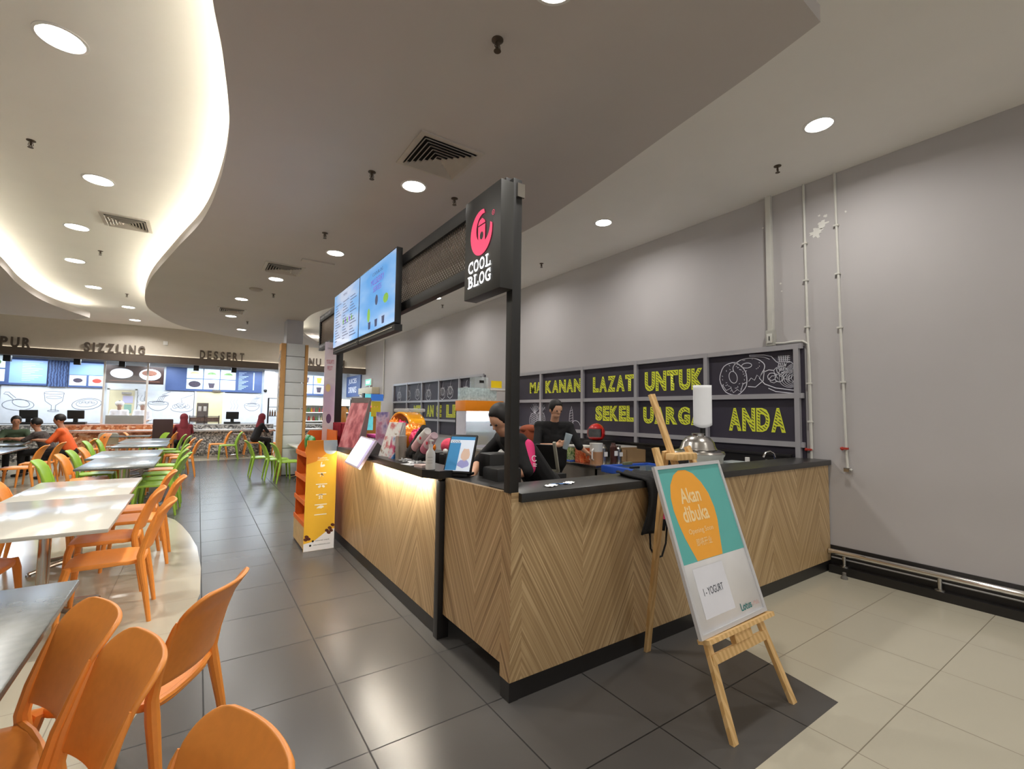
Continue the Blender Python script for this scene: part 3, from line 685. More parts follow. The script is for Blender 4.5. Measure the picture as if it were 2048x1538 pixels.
# ---------------------------------------------------------------- chairs
def make_chair(name, label, mt, loc, rz, group):
    t = thing(name, label, 'chair', loc, rz, group)
    def sq(u, v, n=4.5):
        r = max(abs(u), abs(v))
        if r < 1e-6: return 0, 0
        k = r/((abs(u)**n+abs(v)**n)**(1/n)); return u*k, v*k
    def seat(u, v):
        a, c = sq(u, v); x = .005+a*.225; y = c*(.215-.012*(a < 0)*abs(a))
        z = .452-.016*(1-a*a)*(1-c*c)-.012*max(a-.6, 0)/.4*1.0+.0
        if a < -.5: z -= .004
        return V((x, y, z))
    b = part('seat', mt, t); b.grid(seat, 14, 14); o = fin(b, sharp=0)
    m = o.modifiers.new('thick', 'SOLIDIFY'); m.thickness = .030; m.offset = -1; m.use_rim = True
    m = o.modifiers.new('round', 'BEVEL'); m.width = .006; m.segments = 2; m.limit_method = 'ANGLE'
    def back(u, v):
        k = (v+1)/2; k = 1-(1-k)**1.35; zz = .505+.33*k
        R_ = .075; top = .835-R_
        hw = .203+.014*k
        if zz > top: q_ = min((zz-top)/R_, 1); hw -= R_*(1-sqrt(max(0, 1-q_*q_)))
        x = -.196-.27*(zz-.50)-.03*k*k-.022*max(0, k-.75)/.25-.052*(1-(u*hw/.217)**2)
        return V((x, u*hw, zz))
    b = part('backrest', mt, t); b.grid(back, 14, 18); o = fin(b, sharp=0)
    m = o.modifiers.new('thick', 'SOLIDIFY'); m.thickness = .016; m.offset = 0; m.use_rim = True
    m = o.modifiers.new('round', 'BEVEL'); m.width = .006; m.segments = 2; m.limit_method = 'ANGLE'
    for s in (-1, 1):
        b = part('leg', mt, t); b.tube([(.238, s*.228, 0), (.226, s*.218, .2), (.212, s*.205, .37), (.200, s*.192, .430), (.17, s*.175, .436)], [.014, .019, .025, .027, .012], 10); fin(b)
        b = part('leg', mt, t); b.tube([(-.268, s*.232, 0), (-.236, s*.220, .22), (-.205, s*.205, .40), (-.196, s*.201, .47), (-.214, s*.204, .56), (-.246, s*.208, .66), (-.268, s*.212, .725), (-.276, s*.212, .75)], [.014, .020, .025, .023, .019, .014, .009, .003], 10); fin(b)
    b = part('rear_rail', mt, t); b.tube([(-.190, -.2, .44), (-.208, -.1, .436), (-.212, 0, .434), (-.208, .1, .436), (-.190, .2, .44)], .015, 8); fin(b)
    return t
PROT = {}
def chair(color, x, y, deg, label, group='moulded plastic chairs around the food court tables', z=0):
    mt = ORANGE if color == 'orange' else GREEN
    if color not in PROT:
        PROT[color] = make_chair(color+'_chair', label, mt, (x, y, z), RAD(deg), group); return
    dup(PROT[color], (x, y, z), RAD(deg), label, group)
chair('orange', -.585, 2.12, 200, 'orange chair tucked under the near grey table, cut by the bottom left corner')
chair('orange', -.44, 1.74, 197, 'orange chair in the middle foreground between the corner chair and the bottom-edge chair')
chair('orange', -.20, 1.10, 198, 'orange plastic chair of which only the back top shows at the bottom edge')
chair('orange', -.17, 2.50, 151, 'orange plastic chair pulled out into the dark aisle, seen from behind, turned away')
chair('orange', -.50, 4.575, 180, 'orange chair at the near right end of the white table, legs in view')
chair('orange', -.60, 5.30, 180, 'orange plastic chair second along the right side of the white table')
chair('orange', -.46, 6.05, 180, 'orange plastic chair third along the white table, standing a little farther out')
chair('orange', -.56, 6.62, 180, 'orange plastic chair at the far right end of the white table')
chair('orange', -1.24, 6.45, 5, 'orange plastic chair at the left side of the white table, cut by the left edge')
chair('orange', -1.28, 4.72, -4, 'orange plastic chair left of the white table with only its legs in view')
chair('green', -.48, 8.58, 180, 'nearest green chair on the right side of the long grey table')
chair('green', -.44, 9.22, 180, 'green chair second along the right side of the long grey table')
chair('green', -.50, 9.95, 180, 'green chair third along the right side of the long grey table')
chair('orange', -.47, 10.6, 180, 'orange chair between green ones on the right side of the long grey table')
chair('green', -.50, 11.3, 180, 'green chair at the far right end of the long grey table')
chair('green', -1.42, 8.72, 0, 'green chair nearest on the left side of the long grey table')
chair('orange', -1.36, 9.6, 0, 'orange chair second along the left side of the long grey table')
chair('green', -1.38, 10.4, 0, 'green chair third along the left side of the long grey table')
chair('orange', -1.34, 11.05, 0, 'orange chair at the far left corner of the long grey table')
chair('orange', -.27, 12.95, 180, 'orange chair at the aisle corner of the second grey table, seen from the side')
chair('orange', -.40, 13.6, 180, 'orange chair just behind the aisle-corner orange chair')
chair('green', -.50, 14.6, 180, 'green chair on the right side of the second grey table')
chair('green', -.62, 15.5, 180, 'green chair farther along the right side of the second grey table')
chair('green', -1.60, 13.1, 0, 'green chair near the left corner of the second grey table')
chair('green', -1.55, 14.0, 0, 'green chair second along the left side of the second grey table')
chair('green', -1.05, 16.6, 200, 'green chair back at the farthest table, beside an orange one')
chair('orange', -.86, 16.9, 180, 'orange chair back at the farthest table, right of a green one')
chair('orange', -1.35, 17.1, 0, 'orange chair at the left of the farthest table')
chair('orange', .55, 17.3, 180, 'orange chair of the side-by-side pair in front of the grey speckled counter')
chair('green', .80, 16.6, 180, 'green chair of the side-by-side pair in front of the grey speckled counter')
chair('orange', 1.55, 17.6, 0, 'orange chair under the seated woman near the column')
chair('orange', 2.35, 17.2, 180, 'orange chair facing the seated woman near the column')
chair('green', 1.68, 11.0, 0, 'nearest green chair of the white table beside the column')
chair('green', 1.52, 11.6, 0, 'green chair second along the white table beside the column')
chair('green', 1.29, 12.2, 0, 'green chair farthest along the white table beside the column')
chair('orange', 2.15, 10.35, 90, 'orange chair behind the snack display, at the near end of the white column table')
chair('orange', 2.1, 9.2, 95, 'orange chair of which only the back shows above the snack display')
chair('orange', -2.66, 12.0, 180, 'orange chair at the left grey table, nearest the viewer, cut by the left edge')
chair('orange', -2.58, 12.85, 180, 'orange chair second along the left grey table')
chair('orange', -2.70, 14.55, 175, 'orange chair under the person in the dark patterned top')
chair('orange', -2.25, 13.9, 180, 'orange chair under the man in the orange shirt')
chair('orange', -3.75, 14.2, 0, 'orange chair back at the far left edge behind the left grey table')
chair('orange', -2.3, 16.4, 210, 'orange chair beside the speckled orange counter')

# ---------------------------------------------------------------- tables
def table(x0, x1, y0, y1, mt, label, group='rectangular food court tables', bases=1, edge=None):
    cx, cy = (x0+x1)/2, (y0+y1)/2; t = thing('dining_table', label, 'table', (cx, cy, 0), 0, group)
    hx, hy = (x1-x0)/2, (y1-y0)/2
    b = part('tabletop', mt, t); b.box(-hx, hx, -hy, hy, .722, .75, .008); fin(b)
    b = part('table_base', STEEL, t)
    b.cyl((0, 0, .02), .036, .69, 20); b.box(-.22, .22, -.03, .03, .706, .722)
    for a in (35, 145, 215, 325):
        d = V((cos(RAD(a)), sin(RAD(a)), 0)); b.tube([(0, 0, .075), tuple(d*.15+V((0, 0, .06))), tuple(d*.36+V((0, 0, .022)))], [.03, .024, .016], 10, flat=1)
        b.lathe(tuple(d*.36), [(.02, 0), (.018, .02)], 12)
    fin(b)
    return t
table(-1.30, -.425, 1.50, 2.97, GTOP, 'grey-topped table in the bottom left corner, nearest of all')
table(-1.345, -.46, 4.09, 5.60, WTOP, 'near half of the glossy white table pair at left')
table(-1.345, -.50, 5.605, 6.86, WTOP, 'far half of the glossy white table pair at left')
table(-1.30, -.47, 8.10, 9.60, GTOP, 'near half of the long grey table beside the green chairs, white card on it')
table(-1.42, -.52, 9.605, 11.2, GTOP, 'far half of the long grey table beside the green chairs')
table(-1.42, -.52, 12.2, 13.7, GTOP, 'near half of the second grey table row')
table(-1.48, -.56, 13.705, 15.3, GTOP, 'far half of the second grey table row')
table(-2.1, -1.1, 16.6, 17.3, GTOP, 'farthest grey table seen edge-on before the stall counters')
table(-4.3, -2.72, 10.9, 12.9, GTOP, 'grey table cut by the left edge where people eat')
table(-4.3, -3.05, 13.6, 14.6, GTOP, 'grey table farther back at the left edge')
table(1.76, 2.45, 10.75, 11.95, WTOP, 'white table between the green chairs and the column')
table(.95, 1.25, 17.0, 17.6, mat('brown_table', rgb(120, 84, 62), .4), 'small brown table before the grey speckled counter')
b = part('card', PAPER); b.box(-.68, -.58, 8.72, 8.86, .7505, .754); tag(fin(b), 'small white card lying on the long grey table', 'card')

# ---------------------------------------------------------------- easel with poster
es = thing('easel', 'light wooden A-frame display easel holding a framed poster on the dark tiles', 'easel')
tl = math.tan(.332)
def EP(x, z, d=0): return V((x, 1.40+(z-.453)*tl+d*cos(.332)*1.0, z-d*sin(.332)))  # d>0 behind the board
def bar(mb, p, q_, w_, th, up=None):
    p, q_ = V(p), V(q_); dd = (q_-p).normalized(); nn = V((0, cos(.332), -sin(.332))) if up is None else V(up)
    ss = dd.cross(nn).normalized(); nn = ss.cross(dd)
    a = [p+ss*w_/2+nn*th/2, p-ss*w_/2+nn*th/2, p-ss*w_/2-nn*th/2, p+ss*w_/2-nn*th/2]
    mb.prism(a, q_-p)
for (xa, xb) in ((2.172, 2.20), (2.752, 2.50)):
    b = part('leg', PINE, es); bar(b, EP(xa, .0, .035), EP(xb, 1.375, .035), .042, .022); fin(b)
b = part('rear_leg', PINE, es); bar(b, EP(2.33, 1.36, .07), (2.515, 2.075, 0), .042, .022, (0, 1, .5)); fin(b)
b = part('mast', PINE, es); bar(b, EP(2.44, .36, .058), EP(2.335, 1.70, .058), .045, .02); fin(b)
b = part('top_clamp', PINE, es); b.m(PINE); c = EP(2.39, 1.315, .02)
b.box(c.x-.10, c.x+.10, c.y-.045, c.y+.035, c.z-.018, c.z+.022, .008); fin(b)
b = part('shelf_rail', PINE, es); a, c = EP(2.11, .437, 0), EP(2.73, .437, 0); bar(b, a, c, .022, .07); fin(b)
b = part('cross_bar', PINE, es); bar(b, EP(2.17, .345, .03), EP(2.69, .345, .03), .045, .02); fin(b)
b = part('bracket', PINE, es); bar(b, EP(2.36, .40, .01), EP(2.52, .40, .01), .05, .03); fin(b)
ps = thing('poster_frame', 'silver-framed poster with teal and orange print standing on the easel, reading Akan dibuka', 'poster')
f = Fr(EP(2.088, .448, -.005), (1, .005, .01), (0, sin(.332), cos(.332)))
PW, PH = .626, .866
b = part('frame', mat('silver_frame', rgb(216, 216, 218), .3, .35, noise=.02), ps)
def fbox(mb, fr, x0, x1, y0, y1, d0, d1):
    mb.prism([fr(x0, y0, d0), fr(x1, y0, d0), fr(x1, y1, d0), fr(x0, y1, d0)], fr.n*(d1-d0))
for q4 in ((0, PW, 0, .02), (0, PW, PH-.02, PH), (0, .02, 0.02, PH-.02), (PW-.02, PW, .02, PH-.02)): fbox(b, f, *q4, -.014, .006)
fin(b)
TEAL = mat('poster_teal', rgb(96, 178, 172), .35, noise=.02); ORP = mat('poster_orange', rgb(246, 170, 58), .35, noise=.02)
FAINT = mat('poster_cream_text', rgb(246, 216, 160), .5, noise=0)
b = part('poster_sheet', PAPER, ps); fbox(b, f, .018, PW-.018, .018, PH-.018, -.010, -.002)
rect(b, f, .02, .345, PW-.04, PH-.365, -.0012, TEAL)
drop = [(.165, .347), (.27, .347)]
pts = [(.150, .347), (.385, .347), (.41, .44), (.435, .53), (.44, .60), (.425, .68), (.385, .75), (.33, .805), (.27, .83), (.205, .832), (.15, .808), (.10, .755), (.075, .69), (.07, .62), (.08, .55), (.10, .47)]
flat(b, f, pts, -.0006, ORP)
sheet = fin(b, sharp=0, fixn=True); b = part('lettering', FAINT, sheet)
text(b, f, 'Akan', .155, .645, .185, .085, .0, bold=.02, mt=FAINT); text(b, f, 'dibuka', .135, .545, .235, .085, .0, bold=.02, mt=FAINT)
text(b, f, 'Opening Soon', .145, .475, .225, .035, .0, bold=.0, mt=FAINT); text(b, f, '即将开业', .185, .415, .14, .04, 0, mt=FAINT)
rect(b, f, .085, .075, .27, .24, -.0004, mat('notice_sheet', rgb(222, 222, 228), .6, noise=.02))
INK = mat('ink_grey', rgb(60, 62, 74), .6, noise=0); text(b, f, 'I - YOGURT', .125, .178, .175, .036, .0006, mt=INK)
text(b, f, 'Lotus', .40, .045, .105, .038, .0004, bold=.01, mt=mat('poster_logo_teal', rgb(30, 120, 120), .6, noise=0)); text(b, f, "'s Malls", .507, .05, .075, .022, .0004, mt=mat('poster_logo_pale', rgb(216, 180, 176), .6, noise=0))
fin(b, sharp=0, fixn=True)
# bag draped over the counter
bg = thing('apron', 'black cloth apron draped over the counter edge beside the poster, strap loop hanging', 'apron')
b = part('cloth', BCLOTH, bg)
def cl(u, v):
    x = 2.66+.135*u+.03*sin(4*v)-.02*v
    s = (v+1)/2*.66
    if s < .30: y, z = 2.38-s, 1.120+.012*sin(9*u+3*v)
    else: y, z = 2.078-.012*sin(5*u+2*v)-.006, 1.112-(s-.30)*1.0
    wv = 1-.45*max(0, (s-.45))/.21*max(0, u)
    return V((2.64+(x-2.66)*1.0*wv, y, z+.006))
b.grid(cl, 16, 26); o = fin(b, sharp=0); m = o.modifiers.new('thick', 'SOLIDIFY'); m.thickness = .012; m.offset = 0
b = part('strap', BCLOTH, bg); b.tube([(2.545, 2.075, .78), (2.55, 2.072, .66), (2.60, 2.070, .59), (2.665, 2.070, .59), (2.71, 2.072, .67), (2.73, 2.075, .80)], .007, 6); fin(b)
f = Fr((2.60, 2.052, .98), (1, 0, 0), (0, 0, 1)); b = part('print', CHALK, bg); text(b, f, 'COO', .0, -.02, .07, .03, .0); b.m(PINK); flat(b, f, ell(.07, -.09, .025, .05, n=14)[:-1], .0); fin(b, sharp=0, fixn=False)

# ---------------------------------------------------------------- column
co = thing('column', 'square grey column clad with grooved panels between two tall wooden boards, at the end of the aisle', 'column', (0, 0, 0))
GC = mat('column_grey', rgb(190, 190, 196), .6, noise=.02)
WB = mat('oak_board', rgb(186, 140, 84), .5, noise=.08, nscale=6)
b = part('shaft', GC, co); b.box(1.70, 2.07, 12.30, 12.75, 0, ZS); fin(b)
b = part('cladding', mat('clad_panel', rgb(204, 208, 210), .45, noise=.02), co)
for i in range(10): b.box(1.665, 2.08, 12.02, 12.05, .02+i*.312, .02+i*.312+.300, .003)
fin(b)
for (x0, x1) in ((1.555, 1.66), (2.085, 2.15)):
    b = part('wooden_board', WB, co); b.box(x0, x1, 11.99, 12.30, 0, 3.12, .004); fin(b)
b = part('side_poster', splash('old_poster', [(.4, rgb(150, 120, 96)), (.5, rgb(196, 176, 150)), (.6, rgb(90, 96, 104))], 5), co); b.box(1.545, 1.554, 12.0, 12.28, 1.5, 2.95); fin(b)

# ---------------------------------------------------------------- food stalls behind the far wall
GLOSSW = mat('stall_panel_white', rgb(232, 234, 240), .3)
NAVYB = mat('stall_navy', rgb(66, 84, 128), .5, emit=.12, noise=.05)
b = part('fascia_lettering', BEAM); f = Fr((0, 18.25, 0), (1, 0, 0), (0, 0, 1))
def sign_word(s_, x0, x1, label, z0=3.175, z1=3.46):
    t = thing('stall_sign', label, 'sign', (0, 0, 0), 0, 'dark brown stall names on the fascia')
    xx = x0; ws = [{'I': .55, 'L': .8, 'E': .85, 'T': .9, 'S': .9, 'P': .9}.get(c, 1.0) for c in s_]; tot = sum(ws)
    for c, w_ in zip(s_, ws):
        ww = (x1-x0)*w_/tot; b = part('letter', BEAM, t)
        text(b, f, c, xx+.03, z0, (ww-.06) if c != 'I' else .05, z1-z0, 0, bold=.03); bm = b.bm
        r = bmesh.ops.extrude_face_region(bm, geom=list(bm.faces)); bmesh.ops.translate(bm, vec=(0, -.04, 0), verts=[v for v in r['geom'] if isinstance(v, bmesh.types.BMVert)])
        fin(b, sharp=20); xx += ww
b.bm.free()
sign_word('PUR', -4.60, -3.95, 'dark letters PUR at the left edge of the far fascia')
sign_word('SIZZLING', -2.90, -1.44, 'dark letters SIZZLING standing on the far fascia beam')
sign_word('DESSERT', -.07, 1.25, 'dark letters DESSERT standing on the far fascia beam')
sign_word('NU', 3.28, 3.75, 'dark letters NU right of the column on the far fascia')
sign_word('SH', 4.15, 4.60, 'dark letters beside the kiosk far post on the fascia')
b = part('junction_box', WHITE); b.box(-1.02, -.90, 18.27, 18.30, 3.55, 3.67, .004); tag(fin(b), 'small white square box on the far fascia above SIZZLING', 'box')
LT = {}
def stall_counter(x0, x1, mt, top, label):
    t = thing('stall_counter', label, 'counter', (0, 0, 0))
    b = part('front', mt, t); b.box(x0, x1, 18.15, 18.25, .10, .80); b.box(x0, x1, 18.22, 18.27, 0, .10); fin(b)
    b = part('tray_ledge', top, t); b.box(x0, x1, 17.98, 18.25, .80, .84, .004); b.m(STEEL); b.tube([(x0, 18.0, .86), (x1, 18.0, .86)], .015, 8); fin(b)
    b = part('upper_front', mt, t); b.box(x0, x1, 18.25, 18.35, .84, 1.0); fin(b)
    b = part('worktop', top, t); b.box(x0, x1, 18.25, 18.95, 1.0, 1.03, .004); fin(b)
GSPK = speckle('grey_mosaic', [(0, rgb(70, 70, 72)), (.35, rgb(130, 130, 130)), (.7, rgb(190, 188, 184)), (.9, rgb(226, 224, 220))], 26)
OSPK = speckle('copper_mosaic', [(0, rgb(150, 84, 50)), (.4, rgb(196, 122, 74)), (.75, rgb(214, 150, 104)), (.95, rgb(236, 200, 170))], 16)
PTOP = mat('pink_granite', rgb(214, 160, 140), .25, noise=.2, nscale=60); GT2 = mat('grey_granite', rgb(190, 190, 190), .25, noise=.2, nscale=60)
stall_counter(-.48, 2.22, GSPK, GT2, 'grey speckled mosaic stall counter under DESSERT')
stall_counter(-3.25, -.50, OSPK, PTOP, 'copper mosaic stall counter under SIZZLING')
stall_counter(-9.0, -3.27, GSPK, GT2, 'stall counter at the far left behind the diners')
# back wall graphics
def panel(name, label, cat, x0, x1, z0, z1, y, mt, draw=None, th=.03, group=None, emat=None):
    t = thing(name, label, cat, (0, 0, 0), 0, group)
    b = part('board', mt, t); b.box(x0, x1, y, y+th, z0, z1); fin(b)
    if draw:
        b = part('print', CHALK, t); draw(b, Fr((x0, y-.002, z0), (1, 0, 0), (0, 0, 1)), x1-x0, z1-z0); fin(b, sharp=0, fixn=False)
    return t
CELL = mat('menu_cell', rgb(206, 224, 236), .4, emit=.55, noise=.03); TXT = mat('menu_text', rgb(176, 196, 228), .5, emit=.25, noise=0)
LBLUE = mat('menu_light_blue', rgb(128, 160, 214), .4, emit=.32, noise=.08, nscale=2); DISH = mat('dish_brown', rgb(120, 76, 58), .5, noise=.3, nscale=20)
DGREEN = mat('dish_green', rgb(120, 160, 96), .5, noise=.3, nscale=20); DRED = mat('dish_red', rgb(200, 70, 56), .5, noise=.3, nscale=20); DDARK = mat('dish_dark', rgb(70, 60, 74), .5, noise=.3, nscale=20)
def d_dessert(b, f, w_, h):
    for i in range(3):
        for j in range(2):
            x, z = .62+i*.53, .08+j*.40; rect(b, f, x, z, .50, .37, 0, CELL)
            mt = [DDARK, DDARK, CELL, DGREEN, DGREEN, CELL][i*1+j*3 if i*1+j*3 < 6 else 0]
            if j: flat(b, f, ell(x+.25, z+.16, .15, .09, 0, 180, 12), -.0 or .001, DGREEN if i else CREAM)
            elif i == 0: flat(b, f, ell(x+.25, z+.18, .19, .12, n=16)[:-1], .001, DDARK)
            else: flat(b, f, [(x+.18, z+.05), (x+.32, z+.05), (x+.36, z+.24), (x+.14, z+.24)], .001, DDARK if i == 1 else CREAM)
    b.m(TXT)
    for r in range(15): rect(b, f, 2.28, .10+r*.048, .12+.07*((r*5) % 4), .018, 0)
    rect(b, f, 2.78, .1, .04, .7, 0)
panel('menu_board', 'navy menu board under DESSERT with six white picture cells', 'menu board', -1.03, 2.06, 2.19, 3.05, 20.9, NAVYB, d_dessert)
def d_left(b, f, w_, h):
    for i in range(2):
        for j in range(2): rect(b, f, .02+i*.62, .10+j*.42, .58, .38, 0, CELL); flat(b, f, ell(.31+i*.62, .28+j*.42, .20, .12, n=16)[:-1], .001, DRED if (i+j) % 2 else DGREEN)
    rect(b, f, 1.32, .06, .85, h-.12, 0, LBLUE); b.m(TXT)
    for r in range(12): rect(b, f, 1.60, .14+r*.055, .2+.09*((r*5) % 4), .016, .001)
panel('menu_board', 'pale blue menu board at the far left stall with dish pictures', 'menu board', -6.3, -4.12, 2.22, 3.08, 20.88, NAVYB, d_left)
def d_mid(b, f, w_, h):
    rect(b, f, .02, .42, .92, .40, 0, LBLUE)
    for i in range(2): rect(b, f, .03+i*.48, .06, .42, .34, 0, CELL); flat(b, f, ell(.24+i*.48, .23, .16, .11, n=16)[:-1], .001, CHALK); flat(b, f, ell(.24+i*.48, .23, .12, .075, n=14)[:-1], .002, DDARK if i == 0 else DRED)
panel('menu_board', 'menu board with two round dishes left of the black dish screen', 'menu board', -3.62, -2.68, 2.2, 3.08, 20.89, NAVYB, d_mid)
panel('stall_curtain', 'dark pleated navy panel between the two left menu boards', 'curtain', -4.10, -3.64, 2.2, 3.06, 20.87, stripes('navy_pleats', rgb(74, 96, 140), rgb(38, 52, 90), (1, 0, 0), 14, .5, .6))
def d_scr(b, f, w_, h):
    flat(b, f, ell(.42, .34, .30, .17, n=20)[:-1], 0, CHALK); flat(b, f, ell(.5, .37, .18, .11, n=16)[:-1], .001, CELL)
    b.m(DISH); rect(b, f, .1, .08, w_-.2, .02, 0)
    flat(b, f, ell(1.18, .33, .30, .20, n=22)[:-1], 0, CHALK); flat(b, f, ell(1.16, .38, .21, .10, n=16)[:-1], .001, DISH)
panel('dish_screen', 'black hanging screen showing two plated dishes over the SIZZLING counter', 'screen', -2.62, -1.06, 2.36, 2.97, 20.3, mat('screen_brown', rgb(46, 28, 24), .3, emit=.1), d_scr, .06)
# sketched white wall panels
def d_sk(kinds):
    def dr(b, f, w_, h):
        b.m(GREYL); n = len(kinds)
        for i, kd in enumerate(kinds):
            cx, cz = w_*(i+.5)/n, h*.62; r = min(.36, w_/n*.42)
            if kd == 'bowl':
                stroke(b, f, ell(cx, cz-.02, r, r*.85, 180, 360, 20), .016); stroke(b, f, ell(cx, cz, r, r*.22, n=24), .014); stroke(b, f, ell(cx, cz+.02, r*.6, r*.1, n=18), .012)
                for q_ in range(4): stroke(b, f, [(cx-.05+q_*.05, cz+.03), (cx+.02+q_*.05, cz+.22), (cx+.18+q_*.04, cz+.30)], .012)
                stroke(b, f, [(cx+.1, cz+.3), (cx+.42*r/.36, cz+.42)], .014)
            elif kd == 'leg':
                stroke(b, f, ell(cx, cz-.16, r*1.05, r*.5, n=24), .014); stroke(b, f, ell(cx+.06, cz-.10, r*.6, r*.34, rot=-.3, n=20), .014)
                stroke(b, f, [(cx-.12, cz+.02), (cx-.25, cz+.16), (cx-.34, cz+.18), (cx-.30, cz+.24), (cx-.22, cz+.24), (cx-.18, cz+.18), (cx-.06, cz+.06)], .014)
            elif kd == 'glass':
                stroke(b, f, [(cx-r*.7, cz+.25), (cx-r*.6, cz-.02), (cx-.05, cz-.16), (cx-.05, cz-.34)], .014); stroke(b, f, [(cx+r*.7, cz+.25), (cx+r*.6, cz-.02), (cx+.05, cz-.16), (cx+.05, cz-.34)], .014); stroke(b, f, ell(cx, cz+.25, r*.7, .05, n=18), .012); stroke(b, f, ell(cx, cz-.34, r*.4, .03, n=16), .012); stroke(b, f, ell(cx, cz+.1, r*.55, .04, n=16), .01)
            elif kd == 'plate':
                stroke(b, f, ell(cx, cz-.10, r*1.1, r*.55, rot=.15, n=26), .016); stroke(b, f, ell(cx, cz-.07, r*.8, r*.36, rot=.15, n=22), .012)
                for q_ in range(5): stroke(b, f, ell(cx-.16+.08*q_, cz-.06+.03*(q_ % 2), .04, .03, n=10), .010)
            elif kd == 'noodle':
                stroke(b, f, ell(cx, cz-.2, r*1.1, r*.4, 170, 370, 20), .014)
                for q_ in range(7): stroke(b, f, ell(cx-.2+.06*q_, cz-.12+.03*(q_ % 3), .08, .07, 20*q_, 20*q_+300, 12), .010)
                stroke(b, f, [(cx, cz), (cx-.03, cz+.18), (cx+.12, cz+.24), (cx+.34, cz+.34)], .014)
            elif kd == 'steam':
                for q_ in range(3): stroke(b, f, [(cx-.1+.1*q_, cz-.2), (cx-.05+.1*q_, cz-.05), (cx-.12+.1*q_, cz+.1), (cx-.06+.1*q_, cz+.25)], .010)
    return dr
for (x0, x1, z0, z1, kd, lb) in ((-5.15, -2.72, 1.0, 2.2, ['leg', 'glass', 'plate'], 'white wall panel with grey sketches of a drumstick, a glass and a pizza'), (-1.80, -1.62, 1.0, 2.2, ['steam'], 'narrow white panel beside the kitchen door'),
                              (-1.56, -.16, 1.0, 2.16, ['bowl', 'noodle'], 'white wall panel with grey sketches of a soup bowl and noodles'), (.82, 2.06, 1.0, 2.15, ['steam', 'bowl'], 'white wall panel with a grey sketched noodle bowl, right of the cream door')):
    panel('sketch_panel', lb, 'wall panel', x0, x1, z0, z1, 20.95, GLOSSW, d_sk(kd), .02)
for i, (x0, x1, h, xo) in enumerate(((-2.56, -1.88, 2.15, -2.3), (-.08, .76, 2.32, .3))):
    b = part('door_%d' % (i+1), CREAM); b.box(x0, x1, 20.93, 20.99, 0, h); d_ = struct(fin(b))
    b = part('door_frame', WHITE, d_); b.box(x0-.06, x0, 20.92, 21.0, 0, h+.05); b.box(x1, x1+.06, 20.92, 21.0, 0, h+.05); b.box(x0-.06, x1+.06, 20.92, 21.0, h, h+.06); fin(b)
    b = part('door_closer', STEEL, d_); b.box(x1-.35, x1-.08, 20.86, 20.93, h-.14, h-.07); fin(b)
    if i == 0:
        b = part('door_notice', mat('notice_teal', rgb(130, 178, 160), .6), d_); b.box(-2.15, -1.95, 20.92, 20.93, 1.35, 1.65); b.m(mat('notice_lilac', rgb(196, 190, 224), .6)); b.box(-2.2, -1.92, 20.92, 20.93, 1.7, 1.95); fin(b)
# glass screens of the SIZZLING stall
t = thing('sneeze_guard', 'tall clear glass screen with slim white posts standing on the SIZZLING counter', 'glass screen')
b = part('pane', mat('thin_glass', rgb(230, 238, 240), .05, alpha=.10, noise=0), t); b.box(-2.40, -1.36, 18.60, 18.606, 1.03, 2.95); fin(b)
for x in (-2.42, -1.38): b = part('post', WHITE, t); b.box(x-.025, x+.025, 18.57, 18.63, 1.03, 2.96); fin(b)
b = part('lower_shield', mat('grey_shield', rgb(128, 134, 128), .3, noise=.05), t); b.box(-2.34, -1.42, 18.62, 18.66, 1.03, 1.30); fin(b)
# equipment on the counters
def pos_monitor(x, y, label, s_=1):
    t = thing('cash_register', label, 'cash register', (x, y, 1.03), 0, 'black tills on the stall counters')
    b = part('monitor', BLKM, t); b.box(-.19*s_, .19*s_, -.03, .03, .16, .42, .02, rot=Matrix.Rotation(RAD(12), 3, 'X')); fin(b)
    b = part('stand', BLKM, t); b.box(-.05, .05, -.03, .05, .04, .2); fin(b)
    b = part('drawer', BLKM, t); b.box(-.24*s_, .24*s_, -.14, .16, 0, .07, .008); fin(b)
pos_monitor(.98, 18.6, 'black till monitor on the grey speckled counter under DESSERT')
pos_monitor(-4.0, 18.65, 'leftmost black till on the far counter, behind the man in green')
pos_monitor(-3.0, 18.6, 'black till on the far counter above the orange-shirted man')
sp0 = None
for (x, w5) in ((-4.50, 'leftmost'), (-3.05, 'second from the left'), (-2.02, 'middle'), (-.12, 'fourth from the left'), (.96, 'rightmost')):
    if sp0 is None:
        sp0 = thing('spotlight', w5+' of the small black square spotlights under the far fascia beam', 'spotlight', (x, 18.62, 2.80), 0, 'black spotlights under the fascia')
        b = part('housing', BLKM, sp0); b.box(-.075, .075, -.07, .07, 0, .17, .006); fin(b); b = part('stem', BLKM, sp0); b.cyl((0, 0, .17), .015, .18, 8); fin(b)
    else: dup(sp0, (x, 18.62, 2.80), 0, w5+' of the small black square spotlights under the far fascia beam')
t = thing('coffee_machine', 'grey coffee dispenser with two white panels on the far counter', 'drinks machine', (.12, 19.6, 0))
b = part('cabinet', mat('machine_grey', rgb(120, 112, 108), .35, .4), t); b.box(-.17, .17, -.15, .2, .9, 1.74, .01); fin(b)
for x in (-.08, .07): b = part('panel', WHITE, t); b.box(x-.045, x+.045, -.16, -.15, 1.45, 1.62, .003); fin(b)
t = thing('cup_rack', 'dark wire rack of cups on the grey speckled counter below the coffee dispenser', 'rack', (.18, 18.55, 1.03))
b = part('frame', mat('rack_dark', rgb(86, 74, 70), .5, .3), t)
for z in (.06, .24): b.box(-.42, .42, -.14, .14, z, z+.02)
for x in (-.41, 0, .41): b.box(x-.012, x+.012, -.14, -.12, 0, .28); b.box(x-.012, x+.012, .12, .14, 0, .28)
fin(b)
